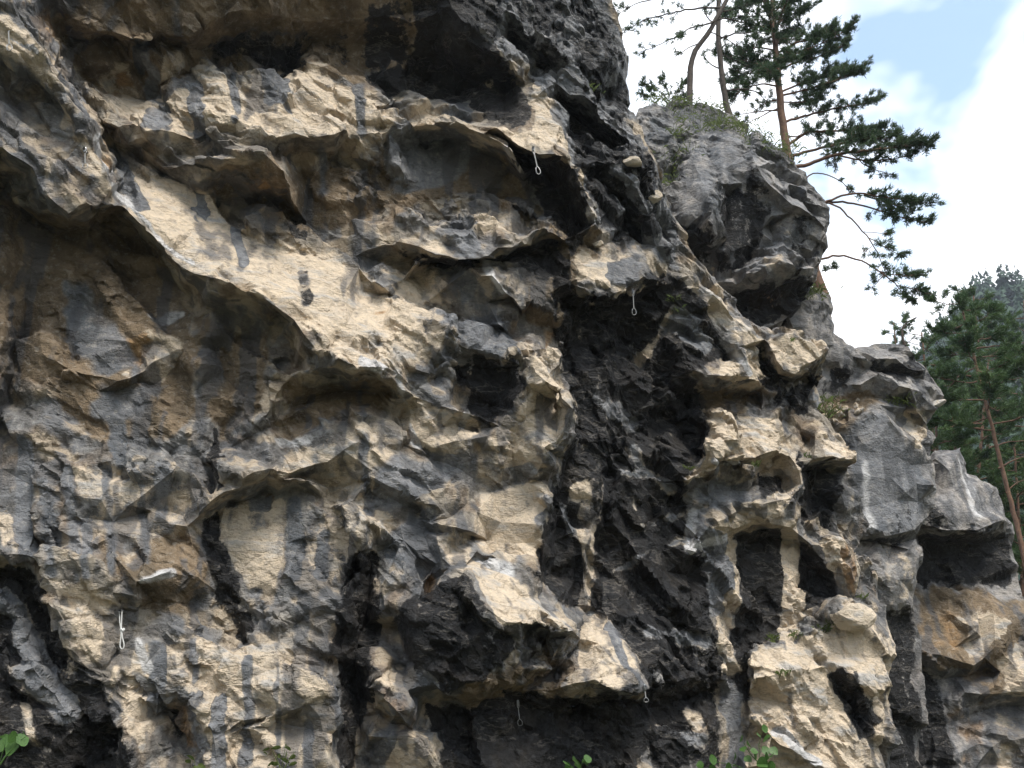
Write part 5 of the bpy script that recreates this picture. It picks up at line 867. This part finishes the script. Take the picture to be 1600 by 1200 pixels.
def quickdraw(u, v, u2, v2, Y, label, seed=0, thick=1.0):
    """bolt hanger, upper carabiner, sling, lower carabiner; hangs from pixel u, v to u2, v2"""
    a, b = unproj(u, v, Y), unproj(u2, v2, Y); Ln = float(np.linalg.norm(b - a)); k = Ln / .40; d = (b - a) / Ln; tilt = math.atan2(d[0], -d[2])
    root = bpy.data.objects.new('quickdraw', None); col.objects.link(root); root.location = a; tag(root, label, 'quickdraw', 'quickdraws hanging from the cliff')
    an = np.linspace(0, 2 * np.pi, 20, endpoint=False)
    def carab(top, h, w, flip): 
        sh = 1 + .30 * flip * np.sin(an); p = np.stack([np.cos(an) * w * .5 * sh, 0 * an, top - h * .5 + np.sin(an) * h * .5], 1); return ring(p, .0032 * thick)
    bolt = Geo(); bolt.add(*tube(np.array([[0, -.03, 0], [0, .0, 0], [0, .14, 0.01]]), [.016, .016, .012], 8)); V, T = tube(np.array([[0, -.012, .03], [0, -.014, 0], [0, -.02, -.035]]), [.012, .02, .014], 6); bolt.add(V * [1.2, .5, 1], T); bolt.build('bolt_hanger', STEEL, root)
    c1 = mesh_obj('carabiner', *carab(-.015, .07 * k, .028, 1), STEEL, root)
    t0, t1 = -.07 * k, -.29 * k; w = .005 * thick; V = []
    for s in (-1, 1):
        for x in (-1, 1): V += [(x * w, s * .004, t0), (x * w * .8, s * .006, (t0 + t1) / 2), (x * w, s * .004, t1)]
    V = np.array(V); T = [(0, 1, 4, 3), (1, 2, 5, 4), (6, 9, 10, 7), (7, 10, 11, 8), (0, 6, 7, 1), (1, 7, 8, 2), (3, 4, 10, 9), (4, 5, 11, 10), (0, 3, 9, 6), (2, 8, 11, 5)]
    c2 = mesh_obj('sling', V, np.array(T), WEBBING, root, smooth=False); c3 = mesh_obj('carabiner', *carab(-.285 * k, .115 * k, .055, -1), STEEL, root)
    mesh_obj('gate', *tube(np.array([[-.024, -.004, -.300 * k], [-.026, -.004, -.34 * k], [-.020, -.004, -.385 * k]]), np.full(3, .0026 * thick), 5), STEEL, c3)
    for o in (c1, c2, c3): o.rotation_euler = (0, -tilt, 0)
    return root
def bm_(u, v, r): return surf_Y('cliff3', u, v, 4) + .02
quickdraw(833, 232, 842, 272, bm_(840, 235, 1.1) - .06, 'long quickdraw hanging over the black overhang below the grey ledge', 1, 1.5)
quickdraw(13, 42, 15, 79, bm_(13, 60, 1.4) - .06, 'quickdraw in the top left corner on the cream nose', 2, 1.2)
quickdraw(133, 234, 133, 263, bm_(133, 240, 1.05) - .06, 'quickdraw near the lower tip of the hanging nose', 3)
quickdraw(989, 455, 991, 492, bm_(990, 455, .8) - .06, 'thin quickdraw under the pale square rock face', 6)
quickdraw(1007, 1073, 1010, 1097, bm_(1007, 1073, 1.05) - .06, 'quickdraw at the lower tip of the tent shaped block', 7, 1.2)
quickdraw(809, 1098, 813, 1134, bm_(809, 1098, .1) - .06, 'quickdraw in the black hollow below the wedge boulder', 8)
# long white cord sling with a knot
cs = bm_(188, 960, .5) - .08; A_ = unproj(186, 950, cs); root = bpy.data.objects.new('cord_sling', None); col.objects.link(root); root.location = A_; tag(root, 'long knotted white cord loop hanging on the lower left wall', 'cord sling')
def wp(pl): return pxline(pl, cs) - A_
mesh_obj('cord', *tube(resample(wp([(186.5, 955), (187, 970), (189, 985)]), .02, rg), np.full(len(resample(wp([(186.5, 955), (187, 970), (189, 985)]), .02, rg)), .006), 6), ROPE, root)
for nm, pl in (('cord', [(190.5, 955), (190, 970), (189.5, 985)]), ('cord', [(189.5, 985), (189, 996), (187, 1008), (188, 1014), (191, 1015.5), (194, 1013), (194, 1006), (191, 996), (190, 985)])):
    q = resample(wp(pl), .02, rg); mesh_obj(nm, *tube(q, np.full(len(q), .006), 6), ROPE, root)
an = np.linspace(0, 2 * np.pi, 14, endpoint=False); kc = wp([(191, 984)])[0]; mesh_obj('knot', *ring(kc + np.stack([np.cos(an) * .018, np.sin(an) * .006, np.sin(2 * an) * .012], 1), .009), ROPE, root)
q = np.array([[0, -.03, .0], [0, 0, 0], [0, .2, .01]]); mesh_obj('bolt_hanger', *tube(q + wp([(188.5, 955)])[0], [.018, .018, .012], 8), STEEL, root)

# ------------------------------------------------------------------ valley air
hz = bpy.data.meshes.new('haze'); lo, hi = (-1600, -1600, -20), (1600, 1600, 150)
hz.from_pydata([(x, y, z) for x in (lo[0], hi[0]) for y in (lo[1], hi[1]) for z in (lo[2], hi[2])], [], [(0, 1, 3, 2), (4, 6, 7, 5), (0, 4, 5, 1), (2, 3, 7, 6), (0, 2, 6, 4), (1, 5, 7, 3)])
hm = bpy.data.materials.new('haze'); hm.use_nodes = True; ht = hm.node_tree; ht.nodes.clear(); ho = N(ht, 'ShaderNodeOutputMaterial'); hv = N(ht, 'ShaderNodeVolumePrincipled', inp={'Density': .00045, 'Anisotropy': .3}); hv.inputs['Color'].default_value = (.80, .88, 1, 1); ht.links.new(hv.outputs[0], ho.inputs['Volume'])
hz.materials.append(hm); ho_ = bpy.data.objects.new('haze', hz); col.objects.link(ho_); tag(ho_, 'thin bluish valley haze', 'haze', kind='stuff')
